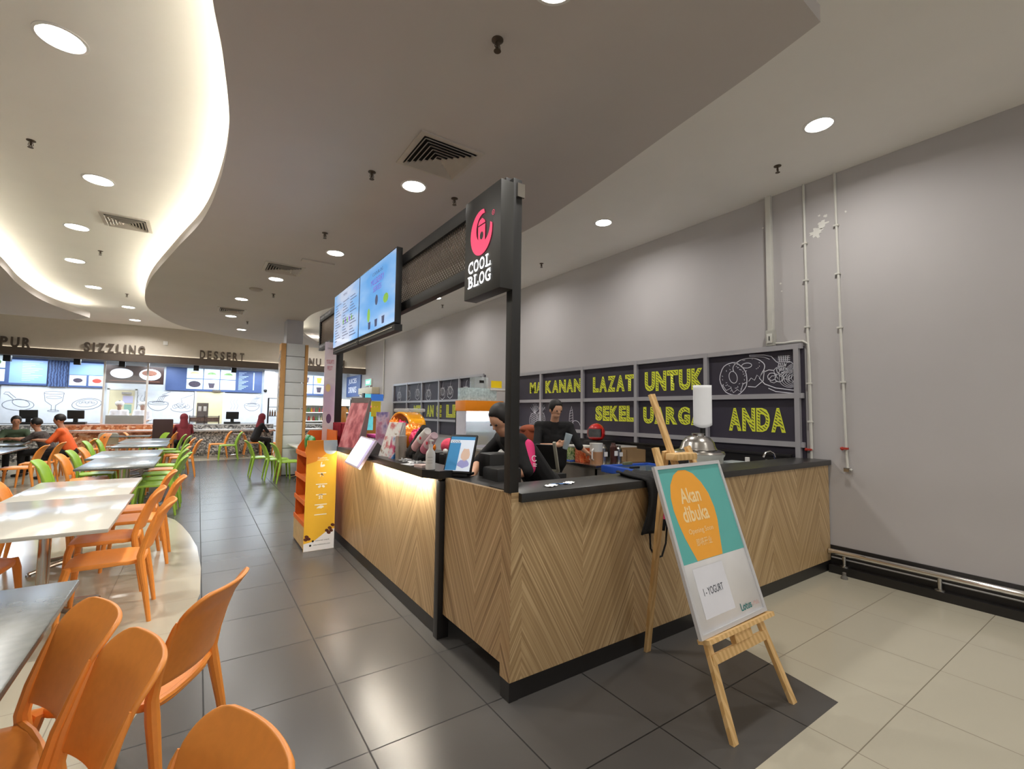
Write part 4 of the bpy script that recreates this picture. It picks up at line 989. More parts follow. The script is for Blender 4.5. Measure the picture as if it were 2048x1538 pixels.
b = part('basket', mat('rack_brown', rgb(112, 92, 84), .6, noise=.4, nscale=30), t); b.box(-.40, .40, -.12, .12, .09, .22); fin(b)
# glazed shelf stand on the pillar, beyond the woman
b = part('wall_pillar', GLOSSW); b.box(2.12, 2.75, 20.6, 21.0, 0, 3.15); o = fin(b); o.name = 'wall_pillar'; struct(o)
t = thing('security_camera', 'small black dome camera on the white pillar left of the column', 'camera', (2.16, 20.56, 2.28)); b = part('dome', BLKM, t); b.ball((0, 0, 0), .065); b.m(WHITE); b.box(-.04, .04, 0, .05, -.04, .05, .005); fin(b)
t = thing('bottle_stand', 'dark-framed open stand of sauce bottles just left of the column', 'shelf', (2.42, 19.6, 0))
b = part('frame', BLKM, t)
for x in (-.24, .24): b.box(x-.015, x+.015, -.12, -.09, .9, 1.98); b.box(x-.015, x+.015, .09, .12, .9, 1.98)
for z in (.9, 1.28, 1.62, 1.95): b.box(-.24, .24, -.12, .12, z, z+.02)
fin(b)
BR = mat('sauce_brown', rgb(130, 92, 66), .3); TL2 = mat('sauce_teal', rgb(90, 150, 150), .3)
bp0 = None
for i, (x, w5) in enumerate(((-.17, 'leftmost'), (-.09, 'second'), (0, 'middle'), (.09, 'fourth'), (.17, 'rightmost'))):
    if bp0 is None:
        bp0 = thing('sauce_bottle', w5+' sauce bottle on the dark-framed stand left of the column', 'bottle', (2.42+x, 19.6, 1.30), 0, 'sauce bottles on the dark stand')
        b = part('bottle_body', BR, bp0); b.lathe((0, 0, 0), [(.03, 0), (.03, .14), (.012, .19), (.012, .23)], 12); fin(b)
    else: dup(bp0, (2.42+x, 19.6, 1.30), 0, w5+' sauce bottle on the dark-framed stand left of the column')

# right-hand stall with lit drink shelves
def d_cells(b, f, w_, h):
    for i in range(3):
        for j in range(2): rect(b, f, .06+i*.50, .08+j*.40, .46, .36, 0, CELL); flat(b, f, [(.2+i*.5, .13+j*.4), (.34+i*.5, .13+j*.4), (.38+i*.5, .36+j*.4), (.16+i*.5, .36+j*.4)], .001, [CREAM, DDARK, ORP][(i+j) % 3])
panel('menu_board', 'menu board with white picture cells just right of the column', 'menu board', 3.45, 5.1, 2.15, 2.98, 20.9, NAVYB, d_cells)
t = thing('menu_board', 'navy side menu board on the right wall, white lettering in two blocks', 'menu board')
b = part('board', NAVYB, t); b.box(XW-.05, XW-.01, 18.75, 20.85, 2.12, 2.99); fin(b)
f = Fr((XW-.053, 20.6, 2.2), (0, -1, 0), (0, 0, 1)); b = part('print', CHALK, t); text(b, f, 'JUICES', .1, .42, 1.2, .26, 0, bold=.02); text(b, f, 'DRINKS', .1, .08, 1.2, .26, 0, bold=.02); fin(b, sharp=0, fixn=False)
def lit_shelf(x, y, wd, label, seed):
    t = thing('display_fridge', label, 'display fridge', (x, y, 0), 0, 'lit drink shelves of the right-hand stall')
    b = part('cabinet', mat('fridge_white', rgb(226, 228, 226), .4), t); b.box(-wd/2, wd/2, .30, .34, .2, 2.02); b.box(-wd/2-.02, -wd/2, -.1, .34, .2, 2.04); b.box(wd/2, wd/2+.02, -.1, .34, .2, 2.04); b.box(-wd/2, wd/2, -.1, .34, 2.0, 2.04); b.box(-wd/2, wd/2, -.1, .34, .0, .35); fin(b)
    for z in (.75, 1.10, 1.45, 1.75):
        b = part('shelf', MATS['fridge_white'], t); b.box(-wd/2, wd/2, -.08, .3, z-.02, z); fin(b)
        b = part('shelf_light', mat('shelf_led', (1, 1, 1, 1), .5, emit=5, ecol=(1, .93, .80, 1), noise=0), t); b.box(-wd/2+.02, wd/2-.02, -.085, -.075, z-.018, z-.008); fin(b)
    lamp('shelf_lamp', 'AREA', (0, -.02, 1.98), 8, (1, .92, .8), wd*.8, .2, parent=t)
    random.seed(seed); cols = [DRED, ORP, CREAM, DGREEN, mat('pack_pink', rgb(226, 110, 110), .5), WHITE]
    for z in (.75, 1.10, 1.45):
        xx = -wd/2+.06
        while xx < wd/2-.05:
            h = random.uniform(.14, .24); r = random.uniform(.03, .045); mt = random.choice(cols)
            key = (mt.name,)
            if key not in PACK:
                g = thing('drink_bottle', 'x', 'bottle', (0, 0, 0), 0, 'bottles and packs on the lit stall shelves')
                b = part('body', mt, g); b.lathe((0, 0, 0), [(.035, 0), (.035, .12), (.016, .16), (.016, .19), (.002, .195)], 10); fin(b); PACK[key] = g; o = g; o.location = (x+xx, y+.08, z)
            else: o = dup(PACK[key], (x+xx, y+.08, z), 0, 'x')
            o['label'] = '%s on the %s shelf of the lit drink shelves %s' % ({'dish_red': 'red bottle', 'poster_orange': 'orange bottle', 'cream_paint': 'cream bottle', 'dish_green': 'green bottle', 'pack_pink': 'pink bottle'}.get(mt.name, 'white bottle'), {.75: 'lowest', 1.10: 'middle', 1.45: 'upper'}[z], 'beside the column' if x < 4.5 else 'by the right wall'); o['category'] = 'bottle'
            SEEN.setdefault(o['label'], []).append(o)
            xx += r*2+random.uniform(.01, .05)
PACK = {}; SEEN = {}
lit_shelf(3.95, 20.3, .95, 'lit drink shelves just right of the column, seen past the banner', 11)
lit_shelf(4.92, 20.2, .8, 'lit drink shelves beside the right wall, seen above the red box', 12)
for lb_, L_ in SEEN.items():
    if len(L_) > 1:
        for o, w5 in zip(L_, ('leftmost', 'second', 'third', 'fourth', 'fifth', 'sixth')): o['label'] = w5+' '+lb_
t = stall_counter(2.6, XW-.02, GSPK, GT2, 'grey speckled counter of the right-hand stall, beside the column')
# things on the right wall far away
t = thing('exit_sign', 'green lit exit sign high on the right wall beyond the kiosk', 'exit sign'); b = part('casing', WHITE, t); b.box(XW-.06, XW, 17.0*1.0189, 17.7*1.0189, 2.50, 2.76, .005); fin(b)
EG = mat('exit_green', rgb(60, 190, 150), .4, emit=.9, noise=0); b = part('face', EG, t); f = Fr((XW-.0605, 17.7*1.0189, 2.50), (0, -1, 0), (0, 0, 1)); rect(b, f, .02, .02, .67, .22, .001); text(b, f, 'EXIT', .12, .07, .48, .12, .003, bold=.03, mt=WHE); fin(b, sharp=0, fixn=False)
t = thing('air_curtain', 'long beige box unit on the right wall below the exit sign', 'air conditioner'); b = part('casing', mat('beige_box', rgb(206, 196, 168), .5), t); b.box(XW-.28, XW, 16.5, 18.2, 2.16, 2.40, .02); fin(b); b = part('pipework', STEEL, t); b.box(XW-.2, XW-.1, 17.0, 17.1, 2.40, 2.46); b.tube([(XW-.2, 16.5, 2.12), (XW-.2, 18.2, 2.12)], .03, 8); fin(b)
t = thing('game_kiosk', 'small brightly lit kiosk with pink bulbs, cyan screen and yellow panel by the right wall', 'kiosk', (4.75, 15.6, 0))
b = part('body', mat('kiosk_yellow', rgb(232, 206, 60), .4, emit=.12), t); b.box(.02, .34, -.25, .1, 1.35, 1.86, .01); b.m(mat('kiosk_orange', rgb(226, 150, 70), .5)); b.box(-.18, .30, -.2, .3, 0, 1.66, .02); fin(b)
b = part('window', mat('kiosk_cyan', rgb(110, 214, 226), .3, emit=.5, noise=.3), t); b.box(-.12, .1, -.22, -.2, .9, 1.5); b.box(-.22, -.02, -.3, -.26, 1.85, 2.1); fin(b)
b = part('header', mat('kiosk_blue', rgb(60, 110, 190), .4, emit=.5), t); b.box(-.02, .4, -.3, -.26, 1.88, 2.1); b.m(BLKM); b.box(-.26, -.22, -.3, -.1, .0, 2.12); fin(b)
b = part('bulbs', mat('bulb_pink', rgb(255, 130, 130), .4, emit=.6, noise=0), t)
for i in range(9): b.ball((-.21, -.22, .75+i*.11), .035, n=8, m_=6)
for i in range(5): b.ball((-.18+.1*i, -.22, 1.68), .035, n=8, m_=6)
fin(b)

# ---------------------------------------------------------------- snack display
sd = thing('snack_display', 'tall yellow cardboard snack display stand with orange shelves beside the kiosk front', 'display stand')
CARD = mat('orange_card', rgb(224, 110, 30), .6, noise=.04); YC = mat('yellow_card', rgb(246, 192, 52), .55, noise=.05, nscale=3)
b = part('side_board', YC, sd); b.box(1.015, 1.335, 5.515, 5.530, 0, 1.215); fin(b)
f = Fr((1.015, 5.5145, 0), (1, 0, 0), (0, 0, 1))
b = part('side_print', PAPER, sd)
flat(b, f, [(0, .001), (.32, .001), (.32, .22), (.24, .20), (.10, .10), (.0, .085)], .0006, PAPER)
b.m(mat('card_deep_yellow', rgb(226, 140, 34), .55)); flat(b, f, ell(.07, 1.10, .09, .10, n=16)[:-1], .0006)
flat(b, f, [(.0, .95), (.10, .98), (.2, 1.06), (.22, 1.214), (.0, 1.214)], .0005)
flat(b, f, [(.17, 1.214)]+[(.17+.075-.075*cos(RAD(a))*1.0+.005, 1.13-.075*sin(RAD(a))) for a in range(0, 181, 15)]+[(.319, 1.214)], .001, mat('badge_pale', rgb(196, 214, 226), .5))
W2 = mat('card_white_print', rgb(250, 244, 226), .6, noise=0)
text(b, f, 'Goodness', .115, 1.01, .10, .018, .001, mt=W2); text(b, f, 'naturally', .115, .985, .12, .018, .001, mt=W2)
for (zz, wd) in ((.90, .09), (.775, .12), (.66, .11), (.55, .13), (.44, .13)): rect(b, f, .165-wd/2, zz-.055, wd, .010, .001, W2)
# printed symbols: arm, drop, hearts, wheat, bird
flat(b, f, [(.145, .93), (.155, .975), (.165, .972), (.160, .94), (.19, .945), (.195, .925), (.17, .915), (.148, .915)], .001, W2)
flat(b, f, [(.165, .85)]+[(.165+.02*sin(RAD(a)), .815-.022*cos(RAD(a))) for a in range(60, 301, 30)][::-1], .001, W2)
for dx in (-.02, .02): flat(b, f, ell(.165+dx, .70, .018, .013, n=10, rot=.6 if dx < 0 else -.6)[:-1], .001, W2)
for dz in (-.02, 0, .02):
    for dx in (-.012, .012): flat(b, f, ell(.16+dx, .59+dz, .011, .007, n=8, rot=.6*(1 if dx < 0 else -1))[:-1], .001, W2)
flat(b, f, [(.13, .475), (.16, .49), (.19, .485), (.20, .47), (.17, .455), (.15, .46), (.12, .46)], .001, W2)
text(b, f, 'natureal snack', .12, .100, .15, .014, .0015, mt=BLKM); text(b, f, 'naturealsnacks.com', .10, .055, .18, .014, .0015, mt=BLKM)
flat(b, f, ell(.095, .105, .012, .012, n=12)[:-1], .0015, BLKM); flat(b, f, ell(.07, .06, .012, .012, n=12)[:-1], .0015, BLKM)
NUT = mat('nut_brown', rgb(96, 46, 30), .6, noise=.3, nscale=40)
for (x, z) in ((.27, .23), (.24, .205), (.285, .20), (.26, .18), (.03, .16), (.05, .135), (.02, .13), (.30, .26)): flat(b, f, ell(x, z, .022, .018, n=9, wob=.15)[:-1], .0012, NUT)
fin(b, sharp=0, fixn=False)
b = part('far_side', CARD, sd); b.prism([(1.03, 6.185, 0), (1.335, 6.185, 0), (1.335, 6.185, 1.30), (1.16, 6.185, 1.30), (1.03, 6.185, 1.1)], (0, .015, 0)); fin(b)
b = part('back_board', CARD, sd); b.box(1.322, 1.335, 5.53, 6.185, 0, 1.32); fin(b)
b = part('base_front', mat('card_plain', rgb(196, 168, 120), .7, noise=.12, nscale=12), sd); b.box(1.018, 1.03, 5.53, 6.185, .02, .26); fin(b)
for z in (.27, .50, .76, 1.03):
    b = part('shelf', CARD, sd); b.box(1.02, 1.32, 5.532, 6.183, z, z+.012); b.box(1.012, 1.020, 5.532, 6.183, z-.005, z+.045); fin(b)
def snack(x, y, z, c1, c2, label, h=.17, w_=.11, rz=0):
    t = thing('snack_packet', label, 'snack packet', (x, y, z), rz, 'snack packets on the yellow display')
    b = part('pouch', c1, t)
    def g(s_): return lambda u, v: V((s_*.028*(1-u**4)*(1-v**4)*(1+.15*sin(9*u+5*v)), u*w_, h*(v+1)/2*1.2))
    b.grid(g(1), 10, 10); b.grid(g(-1), 10, 10); b.m(c2); b.box(-.031, -.029, -.05, .05, h*.45, h*.8); fin(b)
SG = mat('pack_green', rgb(40, 140, 66), .3, noise=.15, nscale=20); SB = mat('pack_blue', rgb(50, 104, 190), .3, noise=.2, nscale=20); SW = mat('pack_white', rgb(222, 228, 218), .35, noise=.1)
snack(1.10, 5.66, 1.045, SG, SW, 'green snack packet on the top shelf, nearest the yellow board'); snack(1.13, 5.90, 1.045, SG, CREAM, 'green snack packet on the top shelf, farther back')
snack(1.12, 6.05, 1.05, SG, SG, 'dark green packet at the far end of the top shelf')
snack(1.10, 5.68, .775, SB, SW, 'blue snack packet on the second shelf', .20); snack(1.16, 5.85, .775, SB, SB, 'blue snack packet behind the front one on the second shelf', .18)
snack(1.10, 5.68, .515, SW, SG, 'white and green snack packet on the third shelf', .19)
# roll banner by the far post
bn = thing('hanging_banner', 'tall narrow pink and white banner hanging beside the kiosk far post', 'banner')
b = part('sheet', splash('banner_print', [(.36, rgb(226, 206, 216)), (.52, rgb(236, 226, 230)), (.66, rgb(214, 190, 216))], 2.5, stretch=(1, 1, .8)), bn); b.box(1.265, 1.40, 5.99, 5.996, 1.15, 2.40); fin(b)
b = part('print', CHALK, bn); f = Fr((1.265, 5.9885, 1.15), (1, 0, 0), (0, 0, 1)); RP = mat('print_red', rgb(196, 60, 90), .6, noise=0)
text(b, f, 'YOGURTS', .02, .98, .09, .05, 0, mt=RP); text(b, f, 'FEST', .035, .90, .06, .05, 0, mt=RP); b.m(INK); text(b, f, 'COOLBLOG', .03, 1.16, .07, .02, 0)
flat(b, f, ell(.07, .30, .03, .06, n=14)[:-1], 0, mat('print_plum', rgb(110, 80, 120), .6)); flat(b, f, ell(.05, .68, .03, .05, n=12)[:-1], 0, mat('print_yellow', rgb(240, 214, 150), .6)); fin(b, sharp=0, fixn=False)
b = part('orange_poster', splash('orange_poster', [(.35, rgb(214, 130, 44)), (.5, rgb(226, 158, 84)), (.66, rgb(232, 190, 140))], 6)); b.box(1.42, 1.60, 6.20, 6.206, 1.144, 1.60); tag(fin(b), 'orange printed poster sheet standing behind the pink banner on the counter', 'poster')
# ---------------------------------------------------------------- items on the front ledge
ZL = 1.1435
t = thing('sanitizer_bottle', 'white pump bottle on the ledge corner above the gate', 'bottle', (1.385, 3.06, ZL))
b = part('bottle_body', WHITE, t); b.lathe((0, 0, 0), [(.030, 0), (.034, .004), (.034, .105), (.030, .125), (.016, .145), (.014, .160)], 24); fin(b)
b = part('pump', WHITE, t); b.cyl((0, 0, .16), .015, .018, 16); b.cyl((0, 0, .178), .005, .03, 8); b.box(-.008, .008, -.035, .012, .200, .212, .003); fin(b)
b = part('label', mat('label_grey', rgb(150, 150, 150), .5), t)
for z in (.05, .065, .09): b.tube([(-.0342*cos(a_), -.0342*sin(a_), z) for a_ in [RAD(d) for d in (30, 50, 70, 90)]], .0014, 4)
fin(b)
t = thing('order_tablet', 'black point-of-sale tablet facing the aisle, blue and white page on its display', 'tablet', (1.53, 2.93, 1.10), RAD(40))
b = part('casing', BLKM, t); R_ = Matrix.Rotation(RAD(28), 3, 'Y'); b.box(-.012, .012, -.105, .105, .02, .32, .008, rot=R_, piv=(0, 0, .02)); fin(b)
b = part('display', mat('tablet_page', rgb(206, 214, 226), .2, emit=.5, noise=.03), t); f = Fr(R_ @ V((-.0130, .094, .010)) + V((0, 0, .02)), (0, -1, 0), R_ @ V((0, 0, 1)))
rect(b, f, 0, .005, .188, .265, .0008); rect(b, f, 0, .01, .085, .21, .0014, mat('tablet_blue', rgb(70, 140, 190), .2, emit=.35, noise=.03)); rect(b, f, 0, .245, .188, .025, .0014, MATS['tablet_blue'])
text(b, f, 'COOL', .01, .222, .07, .018, .0016, mt=BLKM); flat(b, f, ell(.135, .13, .035, .05, n=12, wob=.1)[:-1], .0014, mat('tablet_tan', rgb(220, 190, 170), .3, emit=.3)); flat(b, f, ell(.13, .06, .045, .03, n=12, wob=.1)[:-1], .0014, mat('tablet_lilac', rgb(160, 160, 210), .3, emit=.3)); fin(b, sharp=0, fixn=False)
b = part('stand', BLKM, t); b.box(-.01, .14, -.08, .08, -.0, .02, .005); b.box(.11, .15, -.06, .06, .0, .15, .01); fin(b)
tag(fin((lambda q_: (q_.box(1.66, 1.86, 2.60, 2.80, .925, 1.18, .02), q_.box(1.72, 1.90, 2.80, 2.96, .925, 1.26, .02), q_)[2])(part('receipt_printer', BLKM))), 'black till and printer behind the order tablet', 'printer')
# cup stacks in racks
def cup_stack(x, y, z, ax, ay, col, label, n=14, em=True, cupm=None):
    t = thing('paper_cup_stack', label, 'paper cups', (x, y, z), 0, 'leaning stacks of printed paper cups')
    A = Matrix.Rotation(ax, 3, 'X') @ Matrix.Rotation(ay, 3, 'Y')
    b = part('holder', BLKM, t); b.tube([tuple(A @ V((0, 0, 0))), tuple(A @ V((0, 0, .13)))], .046, 16); b.box(-.04, .04, -.05, .06, -.03, .02); fin(b)
    b = part('cup_rims', col, t)
    for i in range(n): b.lathe(tuple(A @ V((0, 0, .10+.013*i))), [(.037, 0), (.040, .003), (.037, .009)], 20, A)
    fin(b)
    h0 = .10+.013*n
    b = part('cup', cupm or WHITE, t); b.lathe(tuple(A @ V((0, 0, h0))), [(.039, 0), (.041, .01), (.030, .155), (.028, .16), (.0, .158)], 20, A); fin(b)
    if em: b = part('emblem', mat('cup_red', rgb(220, 50, 80), .5, noise=0), t); b.ball(tuple(A @ V((-.030, -.008, h0+.06))), .020, .35, .9, 1.2, n=12, m_=8, rot=A); fin(b)
CR = mat('cup_rim_pink', rgb(222, 176, 178), .5)
cup_stack(1.50, 3.70, 1.20, RAD(62), RAD(-4), CR, 'longest leaning stack of white cups with a red emblem, resting in a black rack')
cup_stack(1.50, 3.52, 1.19, RAD(60), RAD(-4), mat('cup_pink', rgb(206, 120, 140), .5), 'pinkish leaning cup stack just behind the pump bottle', 9, True, mat('cup_pinkish', rgb(222, 190, 200), .5))
cup_stack(1.56, 3.84, 1.20, RAD(52), RAD(-2), BLKM, 'dark leaning cup sleeves left of the white cup stack', 8, False, BLKM)
t = thing('tissue_pile', 'heap of crumpled white straws and tissues on the ledge under the cup stacks', 'tissues', (1.45, 3.55, ZL)); b = part('tissues', PAPER, t); random.seed(9)
for i in range(34):
    x, y = random.uniform(-.06, .06), random.uniform(-.16, .16); a = random.uniform(0, 3.1); b.box(x-.022, x+.022, y-.006, y+.006, .001+random.random()*.012, .006+random.random()*.018, 0, rot=Matrix.Rotation(a, 3, 'Z') @ Matrix.Rotation(random.uniform(-.3, .3), 3, 'X'))
fin(b)
for (x, y, sx, sy, lb, mt) in ((1.385, 3.42, .05, .07, 'flat white flyer on the ledge left of the card holder', PAPER), (1.39, 3.22, .035, .05, 'low pinkish white card holder beside the pump bottle', mat('pale_pink', rgb(232, 206, 200), .5))):
    b = part('flyer', mt); b.box(x-sx, x+sx, y-sy, y+sy, ZL, ZL+(.002 if mt is PAPER else .02), .0005, rot=Matrix.Rotation(.2, 3, 'Z')); tag(fin(b), lb, 'flyer')
t = thing('tip_box', 'clear acrylic box standing on the ledge in front of the cup racks', 'box', (1.43, 3.76, ZL)); b = part('box', mat('smoky_acrylic', rgb(190, 176, 160), .08, alpha=.5, noise=0), t); b.prism([(-.035, -.035, 0), (.035, -.035, 0), (.035, .035, 0), (-.035, .035, 0)], (0, 0, .20)); fin(b); b = part('lid', GLASS, t); b.box(-.038, .038, -.038, .038, .20, .206); fin(b)
t = thing('snack_pouch', 'small pink and blue printed stand-up card on the ledge', 'pouch', (1.40, 3.92, ZL), .2); b = part('card', splash('pouch_print', [(.38, rgb(216, 90, 130)), (.5, rgb(232, 226, 230)), (.6, rgb(70, 130, 200))], 14), t); b.prism([(0, -.04, 0), (0, .04, 0), (.02, .035, .19), (.02, -.035, .19)], (.02, 0, 0)); fin(b)
t = thing('leaflet_stand', 'white triangular leaflet stand with drink pictures on the ledge', 'leaflet stand', (1.44, 4.10, ZL), .3)
PR = splash('leaflet_print', [(.34, rgb(206, 120, 120)), (.47, rgb(236, 232, 226)), (.6, rgb(240, 238, 234)), (.72, rgb(150, 120, 90))], 16)
b = part('front_sheet', PR, t); b.prism([(-.02, -.10, 0), (-.02, .12, 0), (.05, .06, .31), (.05, -.13, .31)], (.005, 0, 0)); fin(b); b = part('side_sheet', WHITE, t); b.prism([(-.015, -.10, 0), (.09, -.13, 0), (.07, -.15, .31), (.055, -.13, .31)], (0, .005, 0)); b.m(BLKM); b.box(.0, .08, -.118, -.108, .01, .10); fin(b)
t = thing('lit_menu_sign', 'tilted glowing white menu light panel leaning out over the counter front', 'light sign', (0, 0, 0))
f = Fr((1.19, 4.62, 1.055), (.02, -1, -.04), (.55, .12, .83)); f.n = f.r.cross(f.u).normalized()
b = part('casing', mat('lilac_casing', rgb(196, 180, 200), .4), t); fbox(b, f, 0, .44, 0, .30, -.022, 0); fin(b)
b = part('panel', mat('lit_page', rgb(225, 240, 246), .3, emit=1.9, ecol=(.80, .96, 1, 1), noise=0), t); rect(b, f, .01, .015, .36, .27, .001); rect(b, f, .375, .015, .055, .27, .001, mat('lilac_strip', rgb(190, 176, 214), .4, emit=.4)); fin(b, sharp=0, fixn=False)
b = part('prop', BLKM, t); b.prism([(1.34, 4.34, 1.144), (1.56, 4.42, 1.144), (1.42, 4.44, 1.28)], (0, .012, 0)); b.m(SLATE); b.prism([(1.255, 4.20, 1.105), (1.34, 4.20, 1.105), (1.34, 4.60, 1.105), (1.255, 4.60, 1.105)], (0, 0, .015)); fin(b)
t = thing('tall_leaflet', 'pink and lilac printed tall card standing behind the leaflet stand', 'card', (1.52, 4.50, ZL), .55); b = part('card', splash('tall_card_print', [(.36, rgb(190, 120, 150)), (.5, rgb(214, 190, 210)), (.64, rgb(120, 110, 170))], 9), t); b.box(0, .008, -.07, .09, 0, .40); fin(b)
t = thing('pink_menu_board', 'tall dusty-pink menu board leaning back near the red boxes', 'menu board', (1.45, 5.30, ZL), .5); b = part('board', splash('pink_board_print', [(.4, rgb(150, 66, 76)), (.52, rgb(196, 110, 116)), (.64, rgb(206, 136, 140))], 14, stretch=(1, 1, .4)), t)
b.prism([(-.06, -.12, 0), (-.06, .16, 0), (.12, .16, .52), (.12, -.12, .52)], (.015, 0, 0)); fin(b); b = part('side_frame', mat('board_grey', rgb(120, 112, 110), .5), t); b.prism([(-.06, -.128, 0), (.05, -.128, 0), (.14, -.128, .54), (.11, -.128, .54)], (0, .008, 0)); b.box(.11, .135, -.12, .16, .50, .56); fin(b)
t = thing('gift_basket', 'crimson cloth-covered box standing on the counter left of the pink menu board', 'box', (1.50, 5.85, ZL)); b = part('cloth', mat('crimson_cloth', rgb(150, 24, 44), .7, noise=.25, nscale=30), t)
b.grid(lambda u, v: V((-.10-.012*sin(22*u), u*.20, (v+1)*.13)), 30, 4); b.box(-.09, .08, -.20, .20, 0, .26, .02); fin(b)
t = thing('patterned_box', 'box with black and white zigzag pattern and magenta rim behind the lit panel', 'box', (1.70, 5.10, ZL-.02)); b = part('body', splash('zigzag', [(.45, rgb(236, 234, 236)), (.5, rgb(70, 66, 74)), (.55, rgb(226, 224, 228))], 22), t); b.box(-.07, .12, -.28, .25, -.1, .13, .006); fin(b); b = part('rim', mat('magenta', rgb(206, 60, 150), .5, noise=.3, nscale=40), t); b.box(-.08, .13, -.29, .26, .13, .165, .006); fin(b)
OF = mat('orange_foil', rgb(232, 130, 24), .25, .3, noise=.25, nscale=16, bump=.6); PF = mat('pink_foil', rgb(220, 40, 90), .22, .3, noise=.3, nscale=16, bump=.6)
def foil(x, y, z, r, sx, sy, sz, mt, label, seed, rot=0):
    random.seed(seed); t = thing('foil_packet', label, 'foil packet', (x, y, z), rot, 'crinkled snack foil packets behind the ledge'); b = part('foil', mt, t)
    b.ball((0, 0, r*sz), r, sx, sy, sz, n=26, m_=16)
    for v in b.bm.verts: v.co *= 1+.10*sin(v.co.x*90+seed)*cos(v.co.y*80)+.05*random.random()
    b.m(mt); b.box(-.015, .015, r*sy*.95, r*sy*1.25, r*sz-.04, r*sz+.04, .004); fin(b, sharp=0)
b = part('foil_shelf', BLK); b.box(1.62, 1.98, 3.9, 5.7, .92, 1.18, .005); tag(fin(b), 'black riser shelf behind the front ledge carrying the snack packets', 'shelf')
foil(1.74, 4.12, 1.19, .10, .9, 1.0, .95, PF, 'round magenta foil packet, nearest of the bright packets', 1)
foil(1.78, 4.36, 1.17, .11, .9, 1.1, 1.15, OF, 'orange foil packet next to the magenta one', 2)
foil(1.74, 4.58, 1.19, .10, .8, 1.1, 1.25, PF, 'pink foil packet between two orange ones', 3)
foil(1.80, 4.90, 1.17, .13, .8, 1.2, 1.1, OF, 'orange foil packet behind the tall printed card', 4)
foil(1.80, 4.02, 1.16, .07, .8, 1.2, .8, OF, 'small orange foil packet at the right under the magenta one', 6)
t = thing('yellow_dome', 'amber see-through curved dome lid above the foil packets', 'dome lid', (1.88, 4.78, 1.385)); b = part('dome', mat('amber_plastic', rgb(240, 166, 30), .15, alpha=.85, noise=.05), t); b.grid(lambda u, v: V((v*.09, u*.30, .16*(1-u*u)**.5 if abs(u) < 1 else 0)), 26, 6); o = fin(b, sharp=0); m = o.modifiers.new('thick', 'SOLIDIFY'); m.thickness = .02
b = part('lid_cover', GLASS, t); b.box(-.08, .10, -.26, .22, .16, .20, .02); fin(b)

# ---------------------------------------------------------------- inside the kiosk
t = thing('work_bench', 'stainless steel work bench along the right wall inside the kiosk', 'bench'); b = part('bench_top', STEEL, t); b.box(4.16, XW-.10, 4.22, 7.4, .86, .90, .006); fin(b)
b = part('bench_front', mat('steel_dull', rgb(160, 152, 142), .4, .8), t); b.box(4.18, 4.20, 4.24, 7.4, .05, .86); b.box(4.18, XW-.1, 4.24, 4.26, .05, .86); fin(b)
t = thing('sink_bench', 'steel sink unit just behind the side counter near the right wall', 'sink'); b = part('bench_top', STEEL, t); b.box(3.2, XW-.10, 2.44, 3.0, .84, .88, .005); fin(b); b = part('cabinet', MATS['steel_dull'], t); b.box(3.22, XW-.12, 2.46, 2.98, .0, .84); fin(b)
b = part('faucet', CHROME, t); b.tube([(5.16, 2.53, .88), (5.16, 2.53, 1.10), (5.15, 2.54, 1.15), (5.11, 2.56, 1.175), (5.06, 2.58, 1.16), (5.03, 2.59, 1.11)], .011, 10); b.cyl((5.16, 2.53, .88), .022, .03); fin(b)
b = part('tap', CHROME, t); b.cyl((4.98, 2.52, .88), .014, .22, 12, .02); b.cyl((4.86, 2.52, .88), .014, .20, 12, .018); fin(b)
t = thing('soap_bottle', 'white bottle beside the sink taps', 'bottle', (4.66, 2.56, .88)); b = part('bottle_body', WHITE, t); b.lathe((0, 0, 0), [(.05, 0), (.052, .14), (.03, .20), (.022, .21), (.022, .25), (.0, .25)], 20); fin(b)
t = thing('plastic_tub', 'translucent pale tub left of the white soap bottle', 'tub', (4.42, 2.58, .88)); b = part('tub', mat('frosted', rgb(196, 204, 206), .3, alpha=.8, noise=.02), t); b.box(-.12, .12, -.07, .08, 0, .22, .01); fin(b); b = part('handle', CHROME, t); b.tube([(-.14, 0, .12), (-.16, -.02, .2), (-.10, -.05, .21)], .008, 8); fin(b)
t = thing('rice_cooker', 'large white pot cooker under an upturned steel bowl, behind the easel', 'rice cooker', (4.12, 2.76, .88)); b = part('pot', mat('enamel_pale', rgb(214, 216, 208), .25), t); b.lathe((0, 0, 0), [(.20, 0), (.225, .03), (.23, .26), (.245, .285), (.245, .30), (.0, .30)], 40); fin(b)
b = part('lid', STEEL, t); b.lathe((0, 0, .30), [(.25, 0), (.24, .018), (.20, .03), (.0, .035)], 40); fin(b); b = part('handle', BLKM, t); b.box(.22, .285, -.05, .03, .20, .25, .01); b.box(-.285, -.22, -.05, .03, .20, .25, .01); fin(b)
t = thing('steel_bowl', 'upturned ribbed steel bowl on top of the pot cooker', 'bowl', (4.12, 2.76, 1.216)); b = part('bowl', STEEL, t); b.lathe((0, 0, 0), [(.178, 0), (.172, .012), (.165, .02), (.150, .07), (.115, .115), (.075, .132), (.06, .135), (.06, .152), (.066, .156), (.0, .15)], 40); fin(b)
t = thing('panel_stand', 'white curved panel on a slim black post rising behind the pot cooker', 'stand', (4.435, 2.915, .88), RAD(-54)); b = part('post', BLKM, t); b.cyl((0, 0, 0), .03, .62, 12); b.lathe((0, 0, 0), [(.10, 0), (.10, .015), (.03, .02)], 20); fin(b)
